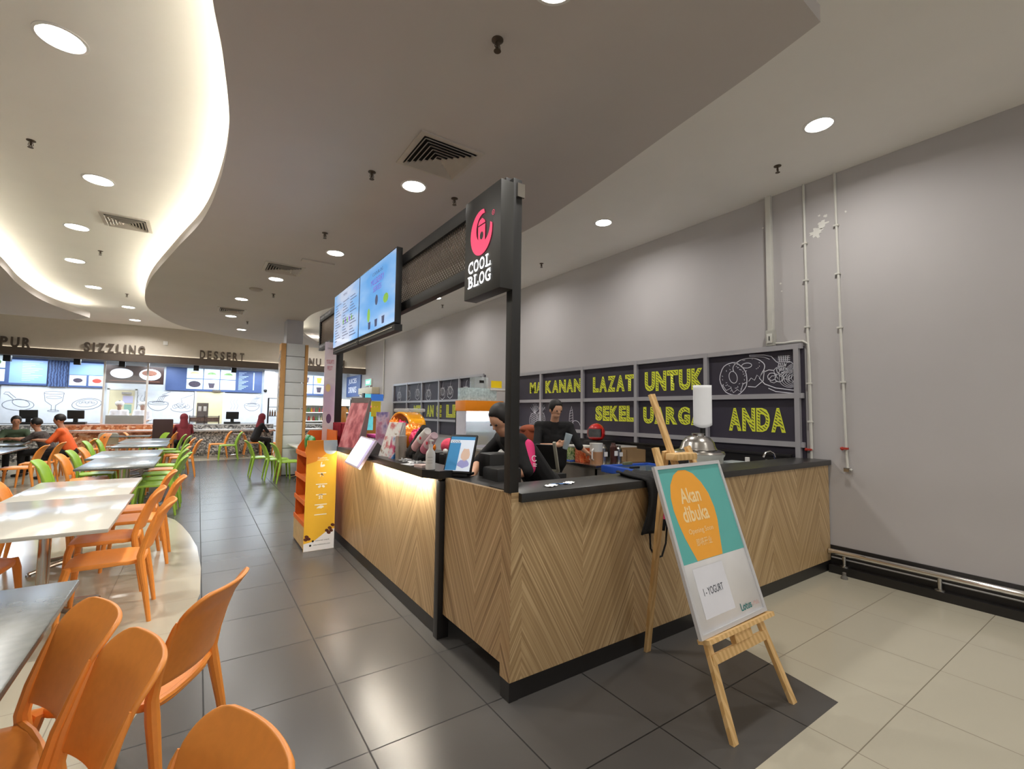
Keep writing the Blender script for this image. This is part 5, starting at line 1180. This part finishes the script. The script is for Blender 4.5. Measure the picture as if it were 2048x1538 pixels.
b = part('curved_panel', mat('milky_panel', rgb(230, 230, 230), .4, emit=.12, noise=.02), t); b.grid(lambda u, v: V((.0+u*.092, -.045-.028*(1-u*u), .56+(v+1)*.215+(.03*(u*u)-.02 if v < -.5 else 0))), 12, 12); o = fin(b, sharp=0); m = o.modifiers.new('thick', 'SOLIDIFY'); m.thickness = .004
fz = thing('chest_freezer', 'chest freezer with bright blue rim and sliding glass lid inside the kiosk', 'freezer', (4.47, 3.62, 0), RAD(-7))
BL = mat('freezer_blue', rgb(40, 84, 186), .3, noise=.03); b = part('cabinet', WHITE, fz); b.box(-.36, .36, -.52, .42, .04, .84, .02); fin(b)
b = part('rim', BL, fz)
for q_ in ((-.39, -.30, -.55, .45), (.30, .39, -.55, .45), (-.30, .30, -.55, -.46), (-.30, .30, .36, .45)): b.box(q_[0], q_[1], q_[2], q_[3], .84, .925, .012)
fin(b)
b = part('glass_lid', mat('lid_glass', rgb(120, 140, 150), .05, alpha=.6, noise=0), fz); b.box(-.30, .30, -.46, .36, .90, .908); fin(b)
b = part('basin', mat('basin_grey', rgb(150, 160, 170), .5), fz); b.box(-.30, .30, -.46, .36, .60, .70); fin(b)
b = part('lid_handle', BLKM, fz); b.box(-.22, -.08, .10, .13, .908, .93, .005); fin(b)
b = part('remote_box', mat('olive_box', rgb(120, 124, 96), .5)); b.box(4.33, 4.47, 3.90, 3.94, .929, .965, .004); tag(fin(b), 'small olive box lying on the freezer rim', 'box')
# things on the steel bench
ZB = .9005
t = thing('tea_pitcher', 'tall clear pitcher half full of milk tea on the steel bench', 'pitcher', (4.30, 4.36, ZB)); b = part('jug', mat('frost_white', rgb(232, 232, 226), .3, alpha=.9, noise=0), t); b.lathe((0, 0, 0), [(.078, 0), (.085, .26), (.088, .27), (.0, .275)], 28); fin(b); b = part('tea', mat('milk_tea', rgb(186, 140, 104), .4), t); b.lathe((0, 0, .002), [(.080, 0), (.0875, .16), (.0, .161)], 28); fin(b); b = part('handle', WHITE, t); b.tube([(-.08, -.03, .20), (-.12, -.05, .18), (-.12, -.05, .08), (-.08, -.03, .06)], .01, 8); fin(b)
def tub(x, y, col, label, s_=1):
    t = thing('topping_container', label, 'container', (x, y, ZB), 0, 'lidded topping containers on the steel bench'); b = part('box', col, t); b.box(-.075*s_, .075*s_, -.075*s_, .075*s_, 0, .17*s_, .012); fin(b); b = part('lid', mat('lid_white', rgb(236, 232, 222), .4), t); b.box(-.08*s_, .08*s_, -.08*s_, .08*s_, .17*s_, .195*s_, .006); fin(b)
tub(4.33, 4.62, splash('carrot_fill', [(.42, rgb(226, 90, 40)), (.52, rgb(240, 150, 90)), (.62, rgb(214, 70, 30))], 30), 'container of orange-red toppings next to the tea pitcher', 1.15)
tub(4.36, 4.84, splash('green_fill', [(.42, rgb(110, 150, 60)), (.52, rgb(214, 210, 150)), (.62, rgb(80, 120, 50))], 24), 'container of green and cream toppings, middle of the row', 1.1)
tub(4.38, 5.05, splash('peach_fill', [(.42, rgb(230, 150, 70)), (.52, rgb(236, 214, 160))], 24), 'container of peach-coloured toppings near the standing worker', 1.05)
tub(4.27, 5.22, splash('yellow_fill', [(.42, rgb(240, 150, 20)), (.52, rgb(240, 190, 60))], 24), 'short container of yellow toppings by the worker', .8)
b = part('blue_tray', BL); b.box(4.19, 4.38, 4.73, 4.75, ZB, ZB+.02, .003); b.box(4.19, 4.26, 4.72, 5.1, ZB, ZB+.012, .003); tag(fin(b), 'flat blue tray edge under the topping containers', 'tray')
for i, (x, y, h, mt, lb) in enumerate(((4.52, 4.45, .24, STEEL, 'steel canister right of the tea pitcher, front one'), (4.66, 4.40, .26, mat('syrup_dark', rgb(80, 50, 44), .2, noise=.2), 'dark syrup bottle between the steel canisters'), (4.78, 4.42, .22, STEEL, 'steel canister nearest the open carton'))):
    t = thing('canister', lb, 'canister', (x, y, ZB)); b = part('can', mt, t); b.lathe((0, 0, 0), [(.045, 0), (.048, h*.8), (.03, h*.9), (.03, h), (.0, h)], 20); fin(b); b = part('paper_label', PAPER, t); b.box(-.03, .03, -.052, -.048, h*.35, h*.6); fin(b)
t = thing('open_carton', 'small open brown carton on the bench by the blue freezer', 'carton', (5.05, 4.42, ZB), -.2); b = part('carton', mat('carton_brown', rgb(150, 120, 84), .7), t); b.box(-.16, .16, -.1, -.09, 0, .16); b.box(-.16, -.15, -.1, .1, 0, .16); b.box(.15, .16, -.1, .1, 0, .16); b.box(-.16, .16, .09, .1, 0, .18); fin(b)
b = part('socket_strip', WHITE); b.box(XW-.10, XW-.091, 4.55, 5.0, 1.0, 1.09, .003); tag(fin(b), 'white socket strip on the black splashback behind the canisters', 'socket')
# helmet on the thin shelf
t = thing('motorcycle_helmet', 'glossy red open-face motorcycle helmet resting behind the bench items', 'helmet', (5.03, 5.10, 1.26), RAD(205)); RG = mat('helmet_red', rgb(190, 16, 16), .12, coat=.6, noise=.04)
b = part('shell', RG, t); b.ball((0, 0, 0), .145, 1.08, .92, 1.02, n=32, m_=20)
dl = [v for v in b.bm.verts if (v.co.z < -.105) or (v.co.x > .075 and -.06 < v.co.z < .055)]; bmesh.ops.delete(b.bm, geom=dl, context='VERTS'); o = fin(b, sharp=0); m = o.modifiers.new('thick', 'SOLIDIFY'); m.thickness = .02; m.offset = -1
b = part('lining', BCLOTH, t); b.ball((0, 0, .005), .118, 1.05, .9, 1.0, n=20, m_=12); fin(b)
b = part('visor', mat('visor_smoke', rgb(120, 120, 120), .1, alpha=.45, noise=0), t); b.grid(lambda u, v: V((.165*cos(u*.9)*1.0, .142*sin(u*.9)*1.0, v*.065+.0)), 14, 6); fin(b, sharp=0)
b = part('helmet_rest', BLK); b.box(4.90, XW-.12, 4.96, 5.24, ZB, 1.145, .005); tag(fin(b), 'black box under the red helmet on the bench', 'box')
# machines at the left of the worker
t = thing('drink_mixer', 'tall steel drink machine behind the standing worker', 'drinks machine', (4.42, 5.75, ZB)); b = part('cylinder', CHROME, t); b.cyl((0, 0, 0), .13, .40, 28); b.cyl((-.16, -.28, 0), .05, .32, 20); b.cyl((-.04, -.30, 0), .05, .34, 20); fin(b); b = part('cover', mat('rust_cloth', rgb(150, 74, 44), .8, noise=.2), t); b.ball((-.18, .0, .40), .13, 1.2, 1, .55, n=20, m_=10); b.box(-.30, -.06, -.1, .1, .2, .42, .03); fin(b)
t = thing('blender_jug', 'white blender jug left of the steel drink machine', 'blender', (4.22, 6.4, ZB)); b = part('jug', WHITE, t); b.lathe((0, 0, 0), [(.10, 0), (.08, .12), (.06, .14), (.09, .42), (.09, .5), (.0, .5)], 24); fin(b)
t = thing('till_screen', 'grey-framed tilted till screen between the two kiosk workers', 'screen', (3.05, 3.85, .92), RAD(30)); b = part('screen', MATS['screen_brown'] if False else BLKM, t); R_ = Matrix.Rotation(RAD(-22), 3, 'Y'); b.box(-.01, .01, -.14, .14, .05, .33, .006, rot=R_, piv=(0, 0, .05)); fin(b); b = part('frame', mat('till_frame', rgb(160, 156, 140), .5), t)
for q_ in ((-.16, -.13, .03, .36), (.13, .16, .03, .36)): b.box(-.014, .014, q_[0], q_[1], q_[2], q_[3], .003, rot=R_, piv=(0, 0, .05))
b.box(-.014, .014, -.16, .16, .02, .05, .003, rot=R_, piv=(0, 0, .05)); fin(b)
b = part('till_stand', BLK); b.box(2.90, 3.22, 3.70, 4.02, 0, .925, .005); tag(fin(b), 'black cabinet under the tilted till screen', 'cabinet')
t = thing('food_warmer', 'lit glass food warmer with an orange band, against the wall inside the kiosk', 'food warmer', (4.60, 7.75, 0))
b = part('cabinet', mat('warmer_white', rgb(214, 212, 224), .35), t); b.box(-.42, .42, -.04, .36, .0, .92, .01); b.box(-.42, .42, .33, .36, .92, 1.75); b.box(-.42, -.40, -.04, .36, .92, 1.75); b.box(.40, .42, -.04, .36, .92, 1.75); fin(b)
b = part('orange_band', mat('band_orange', rgb(226, 132, 20), .4, emit=.1), t); b.box(-.43, .43, -.06, .36, 1.57, 1.77, .005); fin(b)
b = part('light_tube', mat('warmer_tube', (1, 1, 1, 1), .5, emit=6, ecol=(1, .85, .88, 1), noise=0), t); b.box(-.38, .38, -.05, -.03, 1.54, 1.565); fin(b); lamp('warmer_lamp', 'AREA', (0, .14, 1.54), 7, (.86, .90, 1), .7, .3, parent=t)
for z in (1.15, 1.36): b = part('glass_shelf', mat('shelf_green', rgb(170, 206, 196), .1, alpha=.5, noise=0), t); b.box(-.40, .40, -.02, .33, z, z+.01); fin(b)
b = part('glass_front', GLASS, t); b.box(-.40, .40, -.045, -.04, .92, 1.54); fin(b)
b = part('top_case', mat('popcorn_case', rgb(190, 206, 206), .2, alpha=.7, emit=.1, noise=.3, nscale=20), t); b.box(-.40, .30, 0, .32, 1.775, 2.02, .006); fin(b)
tag(fin((lambda q_: (q_.box(4.35, 4.75, 7.78, 8.05, .925, 1.08, .01), q_)[1])(part('food_tray', mat('tray_food', rgb(196, 170, 128), .6, noise=.3, nscale=30)))), 'tray of tan food inside the lit warmer', 'tray')
t = thing('plastic_tub', 'clear square tub with a black clip on top of the food warmer', 'tub', (4.55, 7.85, 2.02)); b = part('tub', GLASS, t); b.box(-.16, .16, -.1, .1, 0, .22, .02); b.m(BLKM); b.box(-.05, .05, -.105, -.1, .10, .15); fin(b)
t = thing('price_card', 'yellow zigzag-edged card standing on the food warmer', 'card', (4.92, 7.8, 2.02)); b = part('card', mat('card_yellow', rgb(236, 200, 20), .5, emit=.08), t); b.prism([(-.12, 0, .02), (.13, 0, .02), (.13, 0, .16), (-.12, 0, .16)], (0, .006, 0)); fin(b)
b = part('wall_shelf', WHITE); b.box(4.25, XW-.02, 7.66, 8.1, 1.995, 2.018, .004) if False else b.box(4.74, XW-.08, 7.72, 8.08, 1.985, 2.018, .004); tag(fin(b), 'white shelf board beside the food warmer top', 'shelf')
t = thing('flamingo_cap', 'round pink knitted cap-like toy among the cups on the counter', 'toy', (1.86, 3.72, 1.18)); b = part('dome', mat('pink_knit', rgb(226, 74, 100), .8, noise=.2, nscale=40), t); b.ball((0, 0, .07), .075, 1, 1, .95, n=24, m_=14); fin(b); b = part('patch', WHITE, t); b.ball((-.05, -.03, .03), .035, .6, 1, .8, n=14, m_=8); fin(b)
b = part('toy_riser', BLK); b.box(1.80, 1.95, 3.64, 3.80, .92, 1.18, .004); tag(fin(b), 'black block under the pink knitted toy', 'block')
# napkins on the side counter
for i, (x, y, a_, mt, lb) in enumerate(((1.80, 2.21, .3, PAPER, 'crumpled white receipt lying on the side counter, left one'), (1.97, 2.24, .5, PAPER, 'white slip on the side counter, right one'), (1.89, 2.23, -.4, mat('blue_wrapper', rgb(60, 110, 170), .5), 'thin blue wrapper between the white slips on the side counter'))):
    b = part('paper_slip', mt); w2 = .05 if i < 2 else .06; h2 = .028 if i < 2 else .007
    b.grid(lambda u, v: V((x+w2*u*cos(a_)-h2*v*sin(a_), y+w2*u*sin(a_)+h2*v*cos(a_), 1.1145+.003*(1+sin(7*u+4*v+i)))), 8, 4); tag(fin(b, sharp=0, fixn=False), lb, 'paper')
b = part('crimson_bag', mat('crimson_cloth2', rgb(140, 20, 50), .7, noise=.2, nscale=20)); b.box(1.72, 1.98, 2.46, 2.60, .925, 1.03, .03); tag(fin(b), 'crimson bag on the inner shelf beside the gate', 'bag')

# ---------------------------------------------------------------- people
def fuse(b, vox, smooth=3):
    o = fin(b, sharp=0)
    m = o.modifiers.new('skin', 'REMESH'); m.mode = 'VOXEL'; m.voxel_size = vox; m.use_smooth_shade = True
    m = o.modifiers.new('relax', 'SMOOTH'); m.factor = .5; m.iterations = smooth
    return o
def head(b, c, fd, s=1.0, face=True):
    """skull, jaw, nose, ears looking along fd"""
    c = V(c); fd = V(fd).normalized(); sd = fd.cross(V((0, 0, 1))).normalized(); up = sd.cross(fd).normalized()
    R = Matrix((fd, sd, up)).transposed()
    b.ball(c+up*.015, .088*s, 1.08, .88, 1.12, rot=R, n=16); b.ball(c+fd*.030*s-up*.055*s, .058*s, 1.0, .92, .95, rot=R, n=14, m_=10)
    if face:
        b.ball(c+fd*.100*s-up*.012*s, .013*s, 1.1, .9, 1.6, rot=R, n=8, m_=6); b.ball(c+fd*.085*s-up*.055*s, .016*s, .6, 1.4, .6, rot=R, n=8, m_=6)
        for k_ in (-1, 1): b.ball(c+sd*k_*.080*s-up*.01*s, .024*s, .8, .4, 1.3, rot=R, n=8, m_=6)
    return R, c, fd, sd, up
def eyes(c, fd, parent, s=1.0):
    c = V(c); fd = V(fd).normalized(); sd = fd.cross(V((0, 0, 1))).normalized(); up = sd.cross(fd)
    b = part('eye', HAIR, parent)
    for k_ in (-1, 1): b.ball(c+fd*.088*s+sd*k_*.032*s+up*.012*s, .009*s, n=8, m_=6)
    fin(b)
def hand(b, wrist, dirv, curl, side=1, s=1.0, grip=None):
    w_ = V(wrist); d = V(dirv).normalized(); n = V(curl).normalized(); n = (n-d*n.dot(d)).normalized(); sdv = d.cross(n)*side
    b.cap(w_, .024*s, w_+d*.035*s, .026*s, 10)
    for k_ in (-.024, -.008, .008, .024): b.cap(w_+d*.02*s+sdv*k_*s, .013*s, w_+d*.082*s+sdv*k_*1.1*s, .012*s, 8)
    L_ = [.062, .072, .068, .054]
    for i, k_ in enumerate((-.026, -.009, .009, .026)):
        p0 = w_+d*.085*s+sdv*k_*1.1*s; p1 = p0+(d*.8+n*.6).normalized()*L_[i]*.5*s; p2 = p1+(d*.1+n*1.0).normalized()*L_[i]*.5*s
        b.cap(p0, .0095*s, p1, .009*s, 8); b.cap(p1, .009*s, p2, .0075*s, 8)
    t0 = w_+d*.03*s-sdv*.026*s; t1 = t0+(d*.7-sdv*.6+n*.5).normalized()*.035*s; t2 = t1+(d*.5+n*.9+sdv*.15).normalized()*.03*s
    b.cap(t0, .013*s, t1, .011*s, 8); b.cap(t1, .011*s, t2, .009*s, 8)
def torso(b, pelvis, chest, neck, shl, shr, fat=1.0, ex=0):
    pelvis, chest, neck, shl, shr = map(V, (pelvis, chest, neck, shl, shr)); sd = (shr-shl).normalized()
    for k_ in (-1, 1): b.cap(pelvis+sd*k_*.065, .105*fat, chest+sd*k_*.075, .098*fat, 14)
    b.cap(pelvis, .12*fat, chest, .115*fat, 14); b.cap(shl*.88+shr*.12, .055+ex, shr*.88+shl*.12, .055+ex, 12); b.cap(chest, .11*fat, neck, .052+ex, 12)
    b.cap(shl, .055+ex, chest, .085+ex, 12); b.cap(shr, .055+ex, chest, .085+ex, 12)
    m_ = (shl+shr)/2; b.cap(shl*.7+shr*.3, .05+ex, neck*.7+m_*.3, .05+ex, 12); b.cap(shr*.7+shl*.3, .05+ex, neck*.7+m_*.3, .05+ex, 12)
def person(label, group, J, skin, top, trousers, hairm, fd, sleeve=.55, vox=.012, scarf=None, apron=None):
    P = {k_: V(v) for k_, v in J.items()}; base = (P['pelvis'].x, P['pelvis'].y, 0)
    t = thing('person', label, 'person', (0, 0, 0), 0, group)
    b = part('body', skin, t); R, c, f_, s_, u_ = head(b, P['head'], fd)
    b.cap(P['head']-V((0, 0, .06)), .055, P['neck'], .055, 12)
    torso(b, P['pelvis'], P['chest'], P['neck'], P['shl'], P['shr'], .92)
    for a in ('l', 'r'):
        b.cap(P['sh'+a], .048, P['el'+a], .038, 12); b.cap(P['el'+a], .038, P['ha'+a], .025, 12)
        dv = (P['ha'+a]-P['el'+a]).normalized(); hand(b, P['ha'+a], J.get('hd'+a, dv), J.get('hc'+a, (0, 0, -1)), 1 if a == 'l' else -1)
        if 'kn'+a in P:
            hp = P['pelvis']+s_*(.09 if a == 'r' else -.09)
            b.cap(hp, .08, P['kn'+a], .052, 12); b.cap(P['kn'+a], .052, P['an'+a], .036, 12)
    body = fuse(b, vox)
    eyes(P['head'], fd, t)
    b = part('hair', hairm, t); b.ball(P['head']+u_*.030-f_*.016, .098, 1.05, .92, 1.08, rot=R, n=18, m_=12)
    for v in list(b.bm.verts):
        q_ = v.co-P['head']
        if q_.dot(f_) > .055 and q_.dot(u_) < .07: v.co -= f_*(q_.dot(f_)-.055)
        if q_.dot(u_) < -.03: v.co += u_*(-.03-q_.dot(u_))*.8
    fin(b, sharp=0)
    if scarf:
        b = part('head_scarf', scarf, t); b.ball(P['head']+u_*.02-f_*.02, .115, 1.0, .95, 1.15, rot=R, n=18, m_=12); b.cap(P['head']-u_*.06-f_*.03, .095, P['neck']+V((0, 0, .0)), .12, 14); b.cap(P['neck'], .12, P['chest']*.6+P['neck']*.4, .125, 14); fuse(b, max(vox, .015))
    b = part('shirt', top, t); torso(b, P['pelvis'], P['chest'], P['neck']-V((0, 0, .03)), P['shl'], P['shr'], 1.06, .016)
    for a in ('l', 'r'):
        b.cap(P['sh'+a], .060, P['el'+a], .050, 12)
        if sleeve > .5: b.cap(P['el'+a], .050, P['el'+a].lerp(P['ha'+a], sleeve-.5), .043, 12)
    fuse(b, vox)
    b = part('trousers', trousers, t); b.cap(P['pelvis']-s_*.05, .125, P['pelvis']+s_*.05, .125, 14)
    for a in ('l', 'r'):
        if 'kn'+a in P:
            hp = P['pelvis']+s_*(.09 if a == 'r' else -.09)
            b.cap(hp, .095, P['kn'+a], .066, 12); b.cap(P['kn'+a], .066, P['an'+a]+V((0, 0, .04)), .055, 12)
    fuse(b, vox)
    if 'anl' in P:
        for a in ('l', 'r'):
            b = part('shoe', BLKM, t); q_ = P['an'+a]; fh = V((f_.x, f_.y, 0)).normalized(); b.cap((q_.x, q_.y, .045), .042, tuple(V((q_.x, q_.y, .035))+fh*.13), .033, 10); fuse(b, .012)
    return t
# worker with the clear cup, standing at the steel bench
J = dict(head=(3.83, 4.62, 1.60), neck=(3.86, 4.68, 1.44), chest=(3.87, 4.70, 1.22), pelvis=(3.88, 4.72, .92), shl=(3.70, 4.80, 1.38), shr=(4.02, 4.58, 1.38),
         ell=(3.57, 4.68, 1.13), hal=(3.70, 4.45, 1.155), elr=(4.06, 4.42, 1.13), har=(4.16, 4.40, 1.06), knl=(3.80, 4.78, .48), knr=(3.98, 4.66, .48), anl=(3.80, 4.80, .07), anr=(3.98, 4.68, .07), hdl=(.9, -.3, .25), hcl=(.2, -.9, .2))
person('person in black standing at the steel bench, holding a clear plastic cup', None, J, SKIN, BCLOTH, BCLOTH, HAIR, (-.15, -.95, -.35), .62, .009)
t = thing('clear_cup', 'clear tilted plastic cup held by the person in black', 'cup', (3.80, 4.40, 1.11)); A = Matrix.Rotation(RAD(10), 3, 'Y') @ Matrix.Rotation(RAD(12), 3, 'X')
b = part('cup', mat('cup_clear', rgb(200, 214, 220), .1, alpha=.5, noise=.05), t); b.lathe((0, 0, 0), [(.030, 0), (.034, .01), (.046, .19), (.048, .195), (.044, .19), (.031, .015), (.0, .012)], 24, A); fin(b)
# cashier bending over the till
J = dict(head=(1.97, 3.04, 1.50), neck=(2.04, 3.06, 1.38), chest=(2.17, 3.04, 1.24), pelvis=(2.42, 3.08, .96), shl=(2.06, 2.92, 1.33), shr=(2.12, 3.26, 1.34),
         ell=(2.02, 2.76, 1.13), hal=(1.80, 2.92, 1.03), elr=(1.94, 3.34, 1.14), har=(1.80, 3.20, 1.03), knl=(2.36, 2.98, .50), knr=(2.38, 3.18, .50), anl=(2.42, 2.98, .07), anr=(2.44, 3.18, .07), hdl=(-.8, .6, -.2))
pc = person('person in black bending over the till behind the corner post, pink apron tied on', None, J, SKIN, BCLOTH, BCLOTH, HAIR, (-.8, -.1, -.6), .5, .009)
b = part('apron_sleeve', PINK, pc); b.cap((2.10, 2.885, 1.29), .068, (2.05, 2.79, 1.15), .060, 12); fuse(b, .012)
b = part('apron_logo', WHITE, pc); ffr = Fr((2.07, 2.735, 1.20), (.85, -.3, 0), (0, .15, 1)); stroke(b, ffr, ell(0, .02, .018, .02, 40, 320, 14), .006, .0); stroke(b, ffr, [(-.015, -.02), (.015, -.022)], .006, .0); stroke(b, ffr, [(-.015, -.034), (.012, -.036)], .006, .0); fin(b, sharp=0, fixn=False)
# diners and stall staff
def seated(x, y, ang, label, top, tr, hair, lean=.12, scarf=None, hz=1.22, sk=SKIN2, sleeve=.6, reach=.36):
    ca, sa = cos(RAD(ang)), sin(RAD(ang))
    def q_(f_, s_, z): return (x+f_*ca-s_*sa, y+f_*sa+s_*ca, z)
    J = dict(pelvis=q_(0, 0, .56), chest=q_(lean*.7, 0, .88), neck=q_(lean, 0, hz-.19), head=q_(lean+.05, 0, hz), shl=q_(lean, .17, hz-.24), shr=q_(lean, -.17, hz-.24),
             ell=q_(lean+.14, .24, .80), elr=q_(lean+.14, -.24, .80), hal=q_(lean+reach, .10, .83), har=q_(lean+reach, -.10, .83),
             knl=q_(.42, .12, .52), knr=q_(.42, -.12, .52), anl=q_(.40, .12, .08), anr=q_(.40, -.12, .08))
    return person(label, 'people eating at the food court', J, sk, top, tr, hair, (ca, sa, -.25), sleeve, .016, scarf)
seated(-2.27, 13.9, 178, 'person in an orange shirt with a white stripe, seated at the left grey table', mat('orange_shirt', rgb(226, 96, 40), .8, noise=.06), BCLOTH, HAIR, .18, hz=1.26)
t = None
seated(-2.74, 14.5, 172, 'person in a dark patterned top leaning over the left grey table', mat('patterned_cloth', rgb(66, 58, 56), .9, noise=.5, nscale=26), BCLOTH, HAIR, .20, hz=1.16)
seated(-3.50, 15.35, -75, 'person in a green shirt hunched over a meal at the left edge', mat('green_shirt', rgb(62, 78, 58), .9, noise=.1), BCLOTH, HAIR, .24, hz=1.20)
seated(-.33, 17.2, 100, 'person in a maroon top seated before the counter between two stalls', MAROON, BCLOTH, HAIR, .08, MAROON, 1.24)
seated(1.60, 17.6, 15, 'person in black with a maroon headscarf seated left of the column', BCLOTH, BCLOTH, HAIR, .16, MAROON, 1.26)
def staff(x, y, label, hat=True):
    J = dict(pelvis=(x, y, .95), chest=(x, y, 1.25), neck=(x, y-.03, 1.46), head=(x, y-.06, 1.63), shl=(x-.18, y, 1.41), shr=(x+.18, y, 1.41), ell=(x-.24, y-.08, 1.15), elr=(x+.24, y-.08, 1.15), hal=(x-.12, y-.28, 1.10), har=(x+.12, y-.28, 1.10))
    t = person(label, 'stall staff in white', J, SKIN2, GLOSSW, GLOSSW, HAIR, (.1, -1, -.2), .9, .018)
    b = part('cap', WHITE, t); b.ball((x, y-.04, 1.67), .118, 1, 1.05, .8, n=16, m_=10); fin(b, sharp=0)
staff(-2.12, 19.55, 'person in white with a white cap behind the SIZZLING counter, beside the kitchen door')
staff(-1.55, 19.75, 'person in white with a white cap farther right behind the SIZZLING counter')
t = thing('high_backed_seat', 'dark brown high-backed seat in front of the copper mosaic counter', 'chair', (-.84, 17.0, 0)); b = part('back', mat('seat_brown', rgb(62, 40, 40), .7, noise=.05), t); b.box(-.24, .24, -.04, .03, .5, 1.22, .03); fin(b); b = part('seat', MATS['seat_brown'], t); b.box(-.22, .22, 0, .42, .42, .50, .02); fin(b)
for sx_ in (-.19, .19):
    for sy_ in (.0, .38): b = part('leg', MATS['seat_brown'], t); b.box(sx_-.02, sx_+.02, sy_-.02, sy_+.02, 0, .43); fin(b)
wc = make_chair('white_chair', 'white plastic chair before the copper mosaic counter', mat('white_chair_plastic', rgb(226, 222, 210), .4), (-2.08, 17.2, 0), RAD(100), 'moulded plastic chairs around the food court tables')
# food on the left table
t = thing('drink_cup', 'tall clear pinkish iced drink cup on the left table at the picture edge', 'cup', (-3.05, 11.9, .75)); b = part('cup', mat('iced_drink', rgb(200, 160, 150), .2, noise=.1), t); b.lathe((0, 0, 0), [(.04, 0), (.052, .18), (.0, .18)], 16); fin(b); b = part('lid', GLASS, t); b.lathe((0, 0, .18), [(.053, 0), (.04, .03), (.0, .035)], 16); fin(b)
t = thing('plate', 'white plate of food on the left grey table', 'plate', (-3.3, 12.6, .75)); b = part('dish', WHITE, t); b.lathe((0, 0, 0), [(.07, 0), (.13, .018), (.125, .022), (.06, .008), (.0, .008)], 24); fin(b); b = part('food', mat('rice_food', rgb(214, 178, 110), .7, noise=.3, nscale=40), t); b.ball((0, 0, .012), .07, 1, 1, .3, n=14, m_=8); fin(b)

# ---------------------------------------------------------------- move every thing's origin to its base
bpy.context.view_layer.update()
for o in list(COL.objects):
    if o.parent or 'category' not in o: continue
    if o.location.length > 1e-6: continue
    pts = []
    for q_ in ([o] if o.type == 'MESH' else [])+[c for c in o.children_recursive if c.type == 'MESH']:
        pts += [q_.matrix_world @ V(k_) for k_ in q_.bound_box]
    if not pts: continue
    lo = V([min(p[i] for p in pts) for i in range(3)]); hi = V([max(p[i] for p in pts) for i in range(3)])
    off = V(((lo.x+hi.x)/2, (lo.y+hi.y)/2, lo.z))
    if o.type == 'MESH': o.data.transform(Matrix.Translation(-off))
    for c in o.children: c.location = c.location-off
    o.location = off
